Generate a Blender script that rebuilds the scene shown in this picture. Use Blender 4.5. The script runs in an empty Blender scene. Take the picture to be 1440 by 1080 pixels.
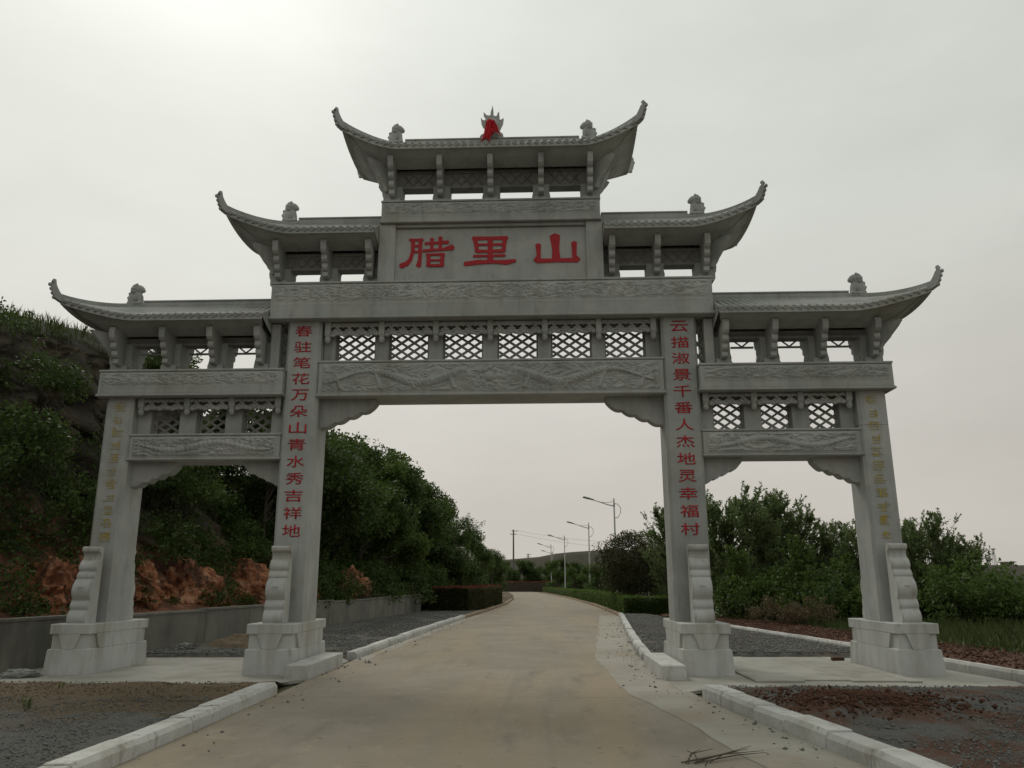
import bpy, bmesh, math, random
import numpy as np
from mathutils import Matrix, Vector

random.seed(11)
RNG = np.random.default_rng(11)
scene = bpy.context.scene
COL = scene.collection

# ------------------------------------------------------------------ camera
CAM_LOC = (0.9655, -15.7739, 1.6)
YAW, PITCH, ROLL = -0.034, 0.2428, -0.0025
cam_data = bpy.data.cameras.new('camera')
cam_data.sensor_width = 36.0
cam_data.lens = 1120.6 / 1440.0 * 36.0
cam_data.clip_start = 0.05
cam_data.clip_end = 3000
cam = bpy.data.objects.new('camera', cam_data)
COL.objects.link(cam)
_f = Vector((math.sin(YAW) * math.cos(PITCH), math.cos(YAW) * math.cos(PITCH), math.sin(PITCH)))
_r = Vector((math.cos(YAW), -math.sin(YAW), 0))
_u = _r.cross(_f)
_r2 = math.cos(ROLL) * _r + math.sin(ROLL) * _u
_u2 = -math.sin(ROLL) * _r + math.cos(ROLL) * _u
cam.matrix_world = Matrix(((_r2.x, _u2.x, -_f.x, CAM_LOC[0]), (_r2.y, _u2.y, -_f.y, CAM_LOC[1]),
                           (_r2.z, _u2.z, -_f.z, CAM_LOC[2]), (0, 0, 0, 1)))
scene.camera = cam

# ------------------------------------------------------------------ sky, sun, exposure
SUN_AZ = math.radians(-28)      # left of straight ahead, behind the gate
SUN_EL = math.radians(46)
SUN_DIR = Vector((math.sin(SUN_AZ) * math.cos(SUN_EL), math.cos(SUN_AZ) * math.cos(SUN_EL), math.sin(SUN_EL)))
world = bpy.data.worlds.new('World')
scene.world = world
world.use_nodes = True


def nd(nt, t, ins=None, **props):
    n = nt.nodes.new(t)
    for k, v in props.items():
        setattr(n, k, v)
    for k, v in (ins or {}).items():
        if isinstance(v, bpy.types.NodeSocket):
            nt.links.new(v, n.inputs[k])
        else:
            n.inputs[k].default_value = v
    return n


def mixc(nt, f, a, b, blend='MIX'):
    n = nd(nt, 'ShaderNodeMix', {0: f, 6: a if isinstance(a, bpy.types.NodeSocket) else (*a[:3], 1),
                                 7: b if isinstance(b, bpy.types.NodeSocket) else (*b[:3], 1)},
           data_type='RGBA', blend_type=blend)
    return n.outputs[2]


def mth(nt, op, a, b=0.0, clamp=False):
    return nd(nt, 'ShaderNodeMath', {0: a, 1: b}, operation=op, use_clamp=clamp).outputs[0]


def ramp(nt, fac, stops, interp='LINEAR'):
    n = nd(nt, 'ShaderNodeValToRGB', {0: fac})
    n.color_ramp.interpolation = interp
    el = n.color_ramp.elements
    while len(el) < len(stops):
        el.new(0.5)
    for e, (p, c) in zip(el, stops):
        e.position = p
        e.color = (*c[:3], 1) if not isinstance(c, (int, float)) else (c, c, c, 1)
    return n.outputs[0]


wt = world.node_tree
bg = wt.nodes['Background']
sky = nd(wt, 'ShaderNodeTexSky', sky_type='NISHITA', sun_disc=False, sun_elevation=SUN_EL,
         sun_rotation=SUN_AZ, air_density=1.0, dust_density=8.0, ozone_density=1.0)
hs = nd(wt, 'ShaderNodeHueSaturation', {'Saturation': 0.25, 'Color': sky.outputs[0]})
geo = nd(wt, 'ShaderNodeTexCoord')
dirn = nd(wt, 'ShaderNodeVectorMath', {0: geo.outputs['Generated']}, operation='NORMALIZE').outputs[0]
dot = nd(wt, 'ShaderNodeVectorMath', {0: dirn, 1: tuple(SUN_DIR)}, operation='DOT_PRODUCT').outputs['Value']
glow = mth(wt, 'POWER', mth(wt, 'MULTIPLY_ADD', dot, 0.5), 3.2)
glow.node.inputs[0].links[0].from_node.inputs[2].default_value = 0.5
sep = nd(wt, 'ShaderNodeSeparateXYZ', {0: dirn})
veil = ramp(wt, sep.outputs[2], [(0.0, (0.80, 0.75, 0.675)), (0.20, (0.82, 0.79, 0.725)), (0.42, (0.825, 0.85, 0.78)), (1.0, (0.845, 0.885, 0.82))])
cloudn = nd(wt, 'ShaderNodeTexNoise', {'Vector': nd(wt, 'ShaderNodeMapping', {0: dirn, 3: (1.2, 1.2, 3.2)}).outputs[0],
                                      'Scale': 2.2, 'Detail': 5, 'Roughness': 0.55})
cl = nd(wt, 'ShaderNodeMapRange', {0: cloudn.outputs[0], 1: 0.3, 2: 0.7, 3: 0.93, 4: 1.06}).outputs[0]
bright = mth(wt, 'MULTIPLY', mth(wt, 'MULTIPLY_ADD', glow, 0.23), cl)
bright.node.inputs[0].links[0].from_node.inputs[2].default_value = 0.63
vm = nd(wt, 'ShaderNodeVectorMath', {0: veil, 3: mth(wt, 'MULTIPLY', bright, 10.0)}, operation='SCALE').outputs[0]
wt.links.new(mixc(wt, 0.95, hs.outputs[0], vm), bg.inputs[0])
bg.inputs[1].default_value = 0.1

sun_data = bpy.data.lights.new('sun', 'SUN')
sun_data.energy = 0.9
sun_data.angle = math.radians(22)
sun_data.color = (1.0, 0.95, 0.86)
sun = bpy.data.objects.new('sun', sun_data)
sun.rotation_euler = SUN_DIR.to_track_quat('Z', 'Y').to_euler()
sun.location = SUN_DIR * 60
COL.objects.link(sun)

scene.view_settings.view_transform = 'Standard'
scene.view_settings.look = 'None'
scene.view_settings.exposure = 0.0
scene.view_settings.gamma = 1.0
scene.view_settings.use_curve_mapping = False


# ------------------------------------------------------------------ materials
def noise(nt, vec, scale, detail=4.0, rough=0.6, sc=(1, 1, 1)):
    if sc != (1, 1, 1):
        vec = nd(nt, 'ShaderNodeMapping', {0: vec, 3: sc}).outputs[0]
    return nd(nt, 'ShaderNodeTexNoise', {'Vector': vec, 'Scale': scale, 'Detail': detail, 'Roughness': rough}).outputs[0]


def surf(name, cols, scale, rough=0.85, bump=0.3, bscale=30.0, layers=(), vary=0.0, bdist=0.02, spec=0.3, detail=6.0):
    """base noise ramp + list of layers (scale, lo, hi, colour, amount, vecscale)"""
    m = bpy.data.materials.new(name)
    m.use_nodes = True
    nt = m.node_tree
    b = nt.nodes['Principled BSDF']
    vec = nd(nt, 'ShaderNodeNewGeometry').outputs['Position']
    n0 = noise(nt, vec, scale, detail, 0.62)
    k = len(cols)
    c = ramp(nt, n0, [(0.3 + 0.4 * i / max(1, k - 1), cc) for i, cc in enumerate(cols)])
    for (ls, lo, hi, lc, amt, vs) in layers:
        f = noise(nt, vec, ls, 5.0, 0.6, vs)
        f = nd(nt, 'ShaderNodeMapRange', {0: f, 1: lo, 2: hi, 3: 0.0, 4: amt}).outputs[0]
        c = mixc(nt, f, c, lc)
    if vary:
        rnd = nd(nt, 'ShaderNodeObjectInfo').outputs['Random']
        v = nd(nt, 'ShaderNodeMapRange', {0: rnd, 1: 0.0, 2: 1.0, 3: 1 - vary, 4: 1 + vary}).outputs[0]
        c = nd(nt, 'ShaderNodeVectorMath', {0: c, 3: v}, operation='SCALE').outputs[0]
    nt.links.new(c, b.inputs['Base Color'])
    b.inputs['Roughness'].default_value = rough
    b.inputs['Specular IOR Level'].default_value = spec
    if bump:
        bn = noise(nt, vec, bscale, 6.0, 0.65)
        bp = nd(nt, 'ShaderNodeBump', {'Height': bn, 'Strength': bump, 'Distance': bdist})
        nt.links.new(bp.outputs[0], b.inputs['Normal'])
    return m


def leafmat(name, cols, trans=0.3, rough=0.5):
    m = bpy.data.materials.new(name)
    m.use_nodes = True
    nt = m.node_tree
    b = nt.nodes['Principled BSDF']
    out = nt.nodes['Material Output']
    g = nd(nt, 'ShaderNodeNewGeometry')
    n0 = noise(nt, g.outputs['Position'], 0.9, 3.0)
    f = mth(nt, 'ADD', mth(nt, 'MULTIPLY', g.outputs['Random Per Island'], 0.6), mth(nt, 'MULTIPLY', n0, 0.5))
    k = len(cols)
    c = ramp(nt, f, [(0.1 + 0.75 * i / (k - 1), cc) for i, cc in enumerate(cols)])
    nt.links.new(c, b.inputs['Base Color'])
    b.inputs['Roughness'].default_value = rough
    b.inputs['Specular IOR Level'].default_value = 0.25
    t = nd(nt, 'ShaderNodeBsdfTranslucent', {0: c})
    mx = nd(nt, 'ShaderNodeMixShader', {0: trans, 1: b.outputs[0], 2: t.outputs[0]})
    nt.links.new(mx.outputs[0], out.inputs[0])
    return m


G = 0.30
STONE = surf('granite', [(.30, .31, .30), (.355, .366, .354), (.415, .425, .41)], 1.3, 0.8, 0.25, 45,
             [(90, .55, .75, (.16, .16, .15), .55, (1, 1, 1)), (70, .58, .75, (.5, .51, .49), .5, (1, 1, 1)),
              (1.6, .5, .76, (.18, .178, .16), .5, (2.2, 2.2, .35)), (.7, .54, .78, (.30, .265, .20), .5, (1, 1, 1)), (5, .58, .74, (.2, .195, .17), .5, (1.5, 1.5, .25)), (2.2, .5, .68, (.43, .425, .405), .5, (1, 1, 1))], vary=0.09)
STONE_LIGHT = surf('granite_dressed', [(.40, .41, .395), (.465, .475, .46), (.53, .54, .52)], 1.3, 0.8, 0.25, 45,
                   [(90, .55, .75, (.25, .25, .24), .5, (1, 1, 1)), (70, .58, .75, (.6, .6, .58), .5, (1, 1, 1)),
                    (1.6, .48, .75, (.25, .23, .18), .65, (2.2, 2.2, .35)), (.8, .54, .75, (.32, .27, .19), .55, (1, 1, 1)), (4, .6, .72, (.22, .20, .16), .6, (1.5, 1.5, .4))], vary=0.06)
STONE_DARK = surf('granite_dark', [(.20, .203, .188), (.25, .25, .232), (.30, .30, .28)], 1.5, 0.85, 0.3, 40,
                  [(90, .55, .75, (.13, .13, .12), .5, (1, 1, 1)), (1.6, .5, .75, (.11, .11, .095), .6, (2, 2, .4))], vary=0.06)  # darker granite for lattices, eave lintels, trellis and tie bars
RED = surf('red_paint', [(.34, .014, .022), (.42, .024, .032)], 8, 0.6, 0.15, 60,
           [(30, .6, .8, (.22, .08, .07), .5, (1, 1, 1))])
GOLD = surf('faded_gold_paint', [(.36, .27, .03), (.44, .33, .05)], 8, 0.6, 0.1, 60,
            [(9, .36, .6, (.30, .30, .28), .78, (1, 1, 1))])
CLOTH = surf('red_cloth', [(.42, .012, .022), (.55, .02, .03)], 6, 0.75, 0.3, 25)
ROADM = surf('road_concrete', [(.222, .193, .15), (.27, .237, .188), (.312, .277, .225)], 0.55, 0.9, 0.35, 55,
             [(.35, .46, .66, (.325, .255, .168), .7, (2.2, .22, 1)), (1.1, .56, .72, (.16, .143, .115), .6, (1.6, .35, 1)),
              (120, .58, .72, (.13, .12, .105), .55, (1, 1, 1)), (160, .6, .74, (.42, .40, .35), .5, (1, 1, 1)), (4.0, .58, .70, (.35, .30, .225), .6, (1, .5, 1)),
              (.9, .58, .68, (.2, .18, .15), .3, (3.0, .12, 1)), (7, .63, .7, (.11, .1, .085), .7, (1, 1, 1))], bdist=0.006)
_nt = ROADM.node_tree
_b = _nt.nodes['Principled BSDF']
_src = _b.inputs['Base Color'].links[0].from_socket
_pos = nd(_nt, 'ShaderNodeNewGeometry').outputs['Position']
_y = mth(_nt, 'ADD', nd(_nt, 'ShaderNodeSeparateXYZ', {0: _pos}).outputs[1], mth(_nt, 'MULTIPLY', noise(_nt, _pos, 3.0, 4.0), .03))
_m = mth(_nt, 'ABSOLUTE', mth(_nt, 'SUBTRACT', mth(_nt, 'MODULO', mth(_nt, 'ADD', _y, 401.2), 5.0), 2.5))
_f = nd(_nt, 'ShaderNodeMapRange', {0: _m, 1: .006, 2: .014, 3: .6, 4: 0.0}).outputs[0]
_crk = noise(_nt, _pos, .8, 8.0, .7)
_cf = nd(_nt, 'ShaderNodeMapRange', {0: mth(_nt, 'ABSOLUTE', mth(_nt, 'SUBTRACT', _crk, .5)), 1: .0008, 2: .003, 3: .3, 4: 0.0}).outputs[0]
_nt.links.new(mixc(_nt, mth(_nt, 'MAXIMUM', _f, _cf), _src, (.085, .076, .062)), _b.inputs['Base Color'])
SHOULDER = surf('pale_concrete', [(.28, .262, .22), (.335, .312, .265), (.385, .362, .315)], 0.9, 0.9, 0.35, 45,
                [(.8, .5, .7, (.27, .215, .15), .7, (1, .6, 1)), (5, .6, .75, (.14, .13, .11), .6, (1, 1, 1))], bdist=0.008)
PLATFORM = surf('platform_concrete', [(.27, .262, .232), (.33, .32, .285), (.375, .36, .325)], 1.2, 0.9, 0.35, 40,
                [(.9, .5, .72, (.20, .17, .125), .7, (1, 1, 1)), (3, .58, .75, (.16, .15, .13), .5, (1, 1, 1))], vary=0.05, bdist=0.008)
KERB = surf('kerb_granite', [(.44, .445, .43), (.52, .52, .50), (.58, .58, .56)], 2.5, 0.85, 0.3, 40,
            [(90, .55, .75, (.28, .28, .27), .5, (1, 1, 1)), (1.8, .52, .75, (.30, .265, .20), .6, (1, 1, 1)),
             (5, .56, .7, (.20, .175, .13), .7, (1, 1, .4)), (14, .6, .72, (.16, .14, .11), .6, (1, 1, 1))], vary=0.1)
WALLM = surf('wall_concrete', [(.15, .148, .13), (.19, .185, .16), (.235, .225, .195)], 0.8, 0.92, 0.4, 25,
             [(1.2, .48, .7, (.085, .085, .072), .75, (1.3, 1.3, .3)), (3, .58, .75, (.27, .25, .2), .45, (1, 1, 1))])
GRAVELM = surf('gravel', [(.085, .085, .08), (.12, .12, .112), (.16, .158, .148)], 22, 0.95, 0.9, 60,
               [(.5, .52, .72, (.135, .105, .075), .7, (1, 1, 1))], bdist=0.03)
PEBBLE = surf('gravel_stone', [(.095, .097, .092), (.15, .15, .143), (.22, .22, .208)], 14, 0.9, 0.0, 1, [(.6, .5, .7, (.15, .115, .085), .6, (1, 1, 1))])
SOIL = surf('brown_soil', [(.10, .075, .048), (.15, .112, .07), (.19, .148, .095)], 2.5, 0.95, 0.9, 18,
            [(9, .55, .75, (.07, .055, .04), .7, (1, 1, 1)), (1.2, .55, .7, (.11, .108, .10), .7, (1, 1, 1))], bdist=0.05)
REDSOIL = surf('red_soil', [(.06, .03, .018), (.095, .045, .027), (.135, .07, .043)], 4, 0.95, 0.9, 14,
               [(7, .55, .75, (.06, .035, .025), .7, (1, 1, 1))], bdist=0.05)
EARTH = surf('earth', [(.07, .068, .035), (.10, .095, .05), (.13, .115, .07)], 0.6, 0.95, 0.6, 8, [(.2, .5, .7, (.05, .07, .025), .7, (1, 1, 1))], bdist=0.05)
FARHILL = surf('bare_hill_earth', [(.03, .027, .018), (.04, .034, .022), (.052, .042, .028)], 0.06, 0.95, 0.3, 1, [(.2, .5, .7, (.05, .058, .03), .6, (1, 1, 1))])
BARK = surf('bark', [(.055, .045, .035), (.09, .075, .058)], 6, 0.9, 0.5, 30)
STEEL = surf('galvanised_steel', [(.42, .43, .43), (.5, .5, .5)], 3, 0.45, 0, 1)
LAMPGREY = surf('lamp_housing', [(.2, .2, .2), (.25, .25, .25)], 3, 0.5, 0, 1)
WHITEP = surf('white_paint', [(.62, .62, .6), (.7, .7, .68)], 5, 0.7, 0, 1)
POLEM = surf('pole_concrete', [(.11, .105, .095), (.15, .14, .13)], 3, 0.9, 0, 1)
CABLE = surf('cable', [(.03, .03, .03), (.04, .04, .04)], 3, 0.6, 0, 1)

LEAF_DARK = leafmat('leaf_dark', [(.028, .05, .012), (.052, .088, .020), (.085, .13, .032)], .38)
LEAF_MID = leafmat('leaf_mid', [(.038, .066, .014), (.07, .115, .024), (.11, .165, .04)], .4)
LEAF_FRESH = leafmat('leaf_fresh', [(.055, .09, .018), (.095, .15, .032), (.14, .20, .05)], .42)
LEAF_RED = leafmat('leaf_purple', [(.045, .032, .02), (.075, .048, .028), (.105, .062, .036)], .3)
LEAF_SAP = leafmat('leaf_sapling', [(.08, .115, .04), (.135, .19, .066), (.19, .245, .10)], .48)
LEAF_BRONZE = leafmat('leaf_bronze', [(.028, .042, .014), (.05, .062, .022), (.088, .066, .032)], .33)
LEAF_DRY = leafmat('leaf_dry', [(.07, .05, .026), (.11, .08, .042), (.15, .11, .06)], .35)
HEDGE_RED = leafmat('leaf_photinia', [(.10, .03, .022), (.16, .05, .034), (.21, .08, .05)], .35)
GRASSM = leafmat('grass_blade', [(.035, .052, .016), (.058, .08, .024), (.085, .105, .036)], .35)


# ------------------------------------------------------------------ helpers
def tag(o, label=None, cat=None, group=None, kind=None):
    for k, v in (('label', label), ('category', cat), ('group', group), ('kind', kind)):
        if v:
            o[k] = v
    return o


def empty(name, loc=(0, 0, 0), label=None, cat=None, group=None, kind=None):
    o = bpy.data.objects.new(name, None)
    o.location = loc
    o.empty_display_size = 0.3
    COL.objects.link(o)
    return tag(o, label, cat, group, kind)


def link(name, me, parent=None, loc=None):
    o = bpy.data.objects.new(name, me)
    COL.objects.link(o)
    if parent is not None:
        o.parent = parent
    if loc is not None:
        o.location = loc
    return o


def fast_mesh(name, V, F, mat, smooth=False):
    """V (n,3), F (m,k) arrays -> mesh, quickly"""
    V = np.asarray(V, np.float32)
    F = np.asarray(F, np.int32)
    me = bpy.data.meshes.new(name)
    me.vertices.add(len(V))
    me.vertices.foreach_set('co', V.ravel())
    m, k = F.shape
    me.loops.add(m * k)
    me.loops.foreach_set('vertex_index', F.ravel())
    me.polygons.add(m)
    me.polygons.foreach_set('loop_start', np.arange(m, dtype=np.int32) * k)
    me.polygons.foreach_set('loop_total', np.full(m, k, np.int32))
    if smooth:
        me.polygons.foreach_set('use_smooth', np.ones(m, bool))
    me.update(calc_edges=True)
    me.materials.append(mat)
    return me


class MB:
    def __init__(self):
        self.v = []
        self.f = []

    def add(self, vs, fs):
        o = len(self.v)
        self.v.extend([tuple(map(float, p)) for p in vs])
        self.f.extend([tuple(int(i) + o for i in q) for q in fs])
        return self

    def box(self, x0, x1, y0, y1, z0, z1, c=0.0, M=None):
        cx, cy, cz = (x0 + x1) / 2, (y0 + y1) / 2, (z0 + z1) / 2
        X, Y, Z = (x1 - x0) / 2, (y1 - y0) / 2, (z1 - z0) / 2
        c = min(c, X * .9, Y * .9, Z * .9)
        if c <= 0:
            vs = [(sx * X, sy * Y, sz * Z) for sx in (-1, 1) for sy in (-1, 1) for sz in (-1, 1)]
            fs = [(0, 1, 3, 2), (4, 6, 7, 5), (0, 4, 5, 1), (2, 3, 7, 6), (0, 2, 6, 4), (1, 5, 7, 3)]
        else:
            vs = []
            idx = {}
            for sx in (-1, 1):
                for sy in (-1, 1):
                    for sz in (-1, 1):
                        idx[(sx, sy, sz, 0)] = len(vs); vs.append((sx * X, sy * (Y - c), sz * (Z - c)))
                        idx[(sx, sy, sz, 1)] = len(vs); vs.append((sx * (X - c), sy * Y, sz * (Z - c)))
                        idx[(sx, sy, sz, 2)] = len(vs); vs.append((sx * (X - c), sy * (Y - c), sz * Z))
            fs = []
            for s in (-1, 1):
                for ax in range(3):
                    q = []
                    for a, b in ((-1, -1), (1, -1), (1, 1), (-1, 1)):
                        k = [a, b]
                        k.insert(ax, s)
                        q.append(idx[(*k, ax)])
                    fs.append(q)
            for ax in range(3):
                o1, o2 = [i for i in range(3) if i != ax]
                for a in (-1, 1):
                    for b in (-1, 1):
                        k0 = [0, 0, 0]; k0[o1] = a; k0[o2] = b
                        k1 = list(k0); k0[ax] = -1; k1[ax] = 1
                        fs.append((idx[(*k0, o1)], idx[(*k1, o1)], idx[(*k1, o2)], idx[(*k0, o2)]))
            for k in [(a, b, d) for a in (-1, 1) for b in (-1, 1) for d in (-1, 1)]:
                fs.append((idx[(*k, 0)], idx[(*k, 1)], idx[(*k, 2)]))
        vs = [(p[0] + cx, p[1] + cy, p[2] + cz) for p in vs]
        if M is not None:
            vs = [tuple(M @ Vector(p)) for p in vs]
        return self.add(vs, fs)

    def prism(self, poly, axis, a0, a1, M=None):
        """poly 2d extruded along axis: 'y' -> (x,z), 'x' -> (y,z), 'z' -> (x,y)"""
        def P(p, a):
            return {'y': (p[0], a, p[1]), 'x': (a, p[0], p[1]), 'z': (p[0], p[1], a)}[axis]
        n = len(poly)
        vs = [P(p, a0) for p in poly] + [P(p, a1) for p in poly]
        if M is not None:
            vs = [tuple(M @ Vector(p)) for p in vs]
        fs = [tuple(range(n)), tuple(range(2 * n - 1, n - 1, -1))] + [(i, (i + 1) % n, n + (i + 1) % n, n + i) for i in range(n)]
        return self.add(vs, fs)

    def tube(self, pts, rad, n=6, cap=True):
        pts = [Vector(p) for p in pts]
        if not hasattr(rad, '__len__'):
            rad = [rad] * len(pts)
        rad = [float(q) for q in rad]
        vs = []
        for i, p in enumerate(pts):
            t = (pts[min(i + 1, len(pts) - 1)] - pts[max(i - 1, 0)])
            t = t.normalized() if t.length > 1e-9 else Vector((0, 0, 1))
            a = Vector((0, 0, 1)) if abs(t.z) < 0.9 else Vector((1, 0, 0))
            u = t.cross(a).normalized()
            w = t.cross(u)
            for k in range(n):
                an = 2 * math.pi * k / n
                vs.append(p + rad[i] * (math.cos(an) * u + math.sin(an) * w))
        fs = []
        for i in range(len(pts) - 1):
            for k in range(n):
                fs.append((i * n + k, i * n + (k + 1) % n, (i + 1) * n + (k + 1) % n, (i + 1) * n + k))
        if cap:
            fs.append(tuple(range(n)))
            fs.append(tuple((len(pts) - 1) * n + k for k in range(n - 1, -1, -1)))
        return self.add(vs, fs)

    def lathe(self, prof, c=(0, 0, 0), n=12):
        vs, fs = [], []
        for r, z in prof:
            for k in range(n):
                a = 2 * math.pi * k / n
                vs.append((c[0] + r * math.cos(a), c[1] + r * math.sin(a), c[2] + z))
        m = len(prof)
        for i in range(m - 1):
            for k in range(n):
                fs.append((i * n + k, i * n + (k + 1) % n, (i + 1) * n + (k + 1) % n, (i + 1) * n + k))
        fs.append(tuple(range(n - 1, -1, -1)))
        fs.append(tuple((m - 1) * n + k for k in range(n)))
        return self.add(vs, fs)

    def ell(self, c, r, nu=10, nv=7, M=None):
        vs, fs = [], []
        for j in range(nv + 1):
            th = math.pi * j / nv
            for i in range(nu):
                ph = 2 * math.pi * i / nu
                vs.append(Vector((r[0] * math.sin(th) * math.cos(ph), r[1] * math.sin(th) * math.sin(ph), r[2] * math.cos(th))))
        if M is not None:
            vs = [M @ p for p in vs]
        vs = [(p[0] + c[0], p[1] + c[1], p[2] + c[2]) for p in vs]
        for j in range(nv):
            for i in range(nu):
                fs.append((j * nu + i, j * nu + (i + 1) % nu, (j + 1) * nu + (i + 1) % nu, (j + 1) * nu + i))
        return self.add(vs, fs)

    def mesh(self, name, mat, smooth=False, fix=True):
        me = bpy.data.meshes.new(name)
        me.from_pydata(self.v, [], self.f)
        if fix:
            bm = bmesh.new()
            bm.from_mesh(me)
            bmesh.ops.remove_doubles(bm, verts=bm.verts, dist=1e-5)
            bmesh.ops.recalc_face_normals(bm, faces=bm.faces)
            bm.to_mesh(me)
            bm.free()
        if smooth:
            me.polygons.foreach_set('use_smooth', np.ones(len(me.polygons), bool))
        me.materials.append(mat)
        me.update()
        return me

    def obj(self, name, mat, parent=None, smooth=False, fix=True, loc=None):
        return link(name, self.mesh(name, mat, smooth, fix), parent, loc)


def eval_mesh(o):
    dg = bpy.context.evaluated_depsgraph_get()
    return bpy.data.meshes.new_from_object(o.evaluated_get(dg))


def remeshed(mb, name, mat, voxel):
    o = mb.obj('build_tmp', mat)
    md = o.modifiers.new('r', 'REMESH')
    md.mode = 'VOXEL'
    md.voxel_size = voxel
    md2 = o.modifiers.new('s', 'SMOOTH')
    md2.factor = 0.5
    md2.iterations = 2
    me = eval_mesh(o)
    me.name = name
    me.polygons.foreach_set('use_smooth', np.ones(len(me.polygons), bool))
    old = o.data
    bpy.data.objects.remove(o)
    bpy.data.meshes.remove(old)
    return me


# value noise, numpy
def _hash(ix, iy, iz, s):
    h = (ix.astype(np.int64) * 374761393 + iy.astype(np.int64) * 668265263 + iz.astype(np.int64) * 2147483647 + s * 974711) & 0xffffffff
    h = ((h ^ (h >> 13)) * 1274126177) & 0xffffffff
    return ((h ^ (h >> 16)) & 0xffff) / 65535.0


def vnoise(x, y, z=None, s=0):
    x = np.asarray(x, float)
    y = np.asarray(y, float)
    z = np.zeros_like(x) if z is None else np.asarray(z, float)
    ix, iy, iz = np.floor(x), np.floor(y), np.floor(z)
    fx, fy, fz = x - ix, y - iy, z - iz
    fx, fy, fz = [t * t * (3 - 2 * t) for t in (fx, fy, fz)]
    r = 0
    for dx in (0, 1):
        for dy in (0, 1):
            for dz in (0, 1):
                w = (fx if dx else 1 - fx) * (fy if dy else 1 - fy) * (fz if dz else 1 - fz)
                r = r + w * _hash(ix + dx, iy + dy, iz + dz, s)
    return r


def fbm(x, y, z=None, o=4, s=0):
    a, t, r = 1.0, 0.0, 0.0
    for i in range(o):
        k = 2.0 ** i
        r = r + a * vnoise(np.asarray(x) * k, np.asarray(y) * k, None if z is None else np.asarray(z) * k, s + i)
        t += a
        a *= 0.5
    return r / t


def gridfaces(nx, ny):
    i, j = np.meshgrid(np.arange(nx - 1), np.arange(ny - 1), indexing='ij')
    a = (i * ny + j).ravel()
    return np.stack([a, a + ny, a + ny + 1, a + 1], 1)
# ================================================================== the gateway
gate = empty('memorial_gateway', (0, 0, 0), 'grey carved granite three-arch gateway with five upturned roofs spanning the road', 'gateway')
ZB_A, ZT_A, X_A, D_A = 6.776, 7.572, 4.48, 0.566       # great name beam
ZB_S, ZT_S, X_S = 5.206, 5.758, 7.866                  # upper beams of the side bays
ZB_T, ZT_T, X_T = 8.882, 9.395, 2.29                   # beam over the plaque


# ---- carved relief sheets (height fields standing on a beam face)
def relief(name, parent, x0, x1, z0, z1, yf, depth, fn, res=0.014):
    nx, nz = int((x1 - x0) / res), int((z1 - z0) / res)
    X, Z = np.meshgrid(np.linspace(x0, x1, nx), np.linspace(z0, z1, nz), indexing='ij')
    u, v = X - (x0 + x1) / 2, (Z - (z0 + z1) / 2)
    h = np.clip(fn(u, v, (x1 - x0) / 2, (z1 - z0) / 2), 0, 1)
    ex = np.minimum(np.minimum(X - x0, x1 - X), np.minimum(Z - z0, z1 - Z))
    h = h * np.clip(ex / 0.03, 0, 1)
    V = np.stack([X, yf - 0.003 - depth * h, Z], -1).reshape(-1, 3)
    return link(name, fast_mesh(name, V, gridfaces(nx, nz)[:, ::-1], STONE, True), parent)


def spirals(u, v, pts):
    h = np.zeros_like(u)
    for (cx, cz, r, sgn) in pts:
        dx, dz = (u - cx) * sgn, v - cz
        rr = np.hypot(dx, dz)
        an = np.arctan2(dz, dx)
        w = 0.5 + 0.5 * np.cos(2 * np.pi * (rr / (r * 0.5)) - an)
        h = np.maximum(h, np.where(rr < r, (w ** 0.7) * (1 - (rr / r) ** 4), 0))
        # trailing wisp
        tail = np.exp(-((dz + r * .75) / (r * .16)) ** 2) * ((dx > 0) & (dx < r * 3.0)) * (1 - np.clip(dx / (r * 3.0), 0, 1))
        h = np.maximum(h, tail * .9)
    return h


def flow(u, v, hh, seed):
    """dense flowing carved lines"""
    k = .55 / hh
    wx = fbm(u * 1.7 + seed * 3, v * 2.5 * k, o=3, s=seed + 60)
    n = fbm(u * 2.3 + 1.5 * wx + 5, v * 4.6 * k + 2.2 * wx, o=2, s=seed + 64)
    m = fbm(u * 4.2 + 9, v * 6.5 * k + 2.0 * wx, o=2, s=seed + 67)
    a = np.clip(1 - np.abs(((n * 5.5) % 1.0) - .5) * 2.6, 0, 1)
    b = np.clip(1 - np.abs(m - .5) * 9, 0, 1)
    return np.maximum(a ** 1.1, .75 * b)


def clouds(u, v, hw, hh, seed=0):
    rs = np.random.default_rng(seed + 40)
    pts = []
    x = -hw + .25
    while x < hw - .2:
        pts.append((x, rs.uniform(-.35, .3) * hh, rs.uniform(.3, .55) * hh, rs.choice([-1, 1])))
        x += rs.uniform(.2, .42)
    return np.maximum(spirals(u, v, pts) * .95, .8 * flow(u, v, hh, seed))


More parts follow.
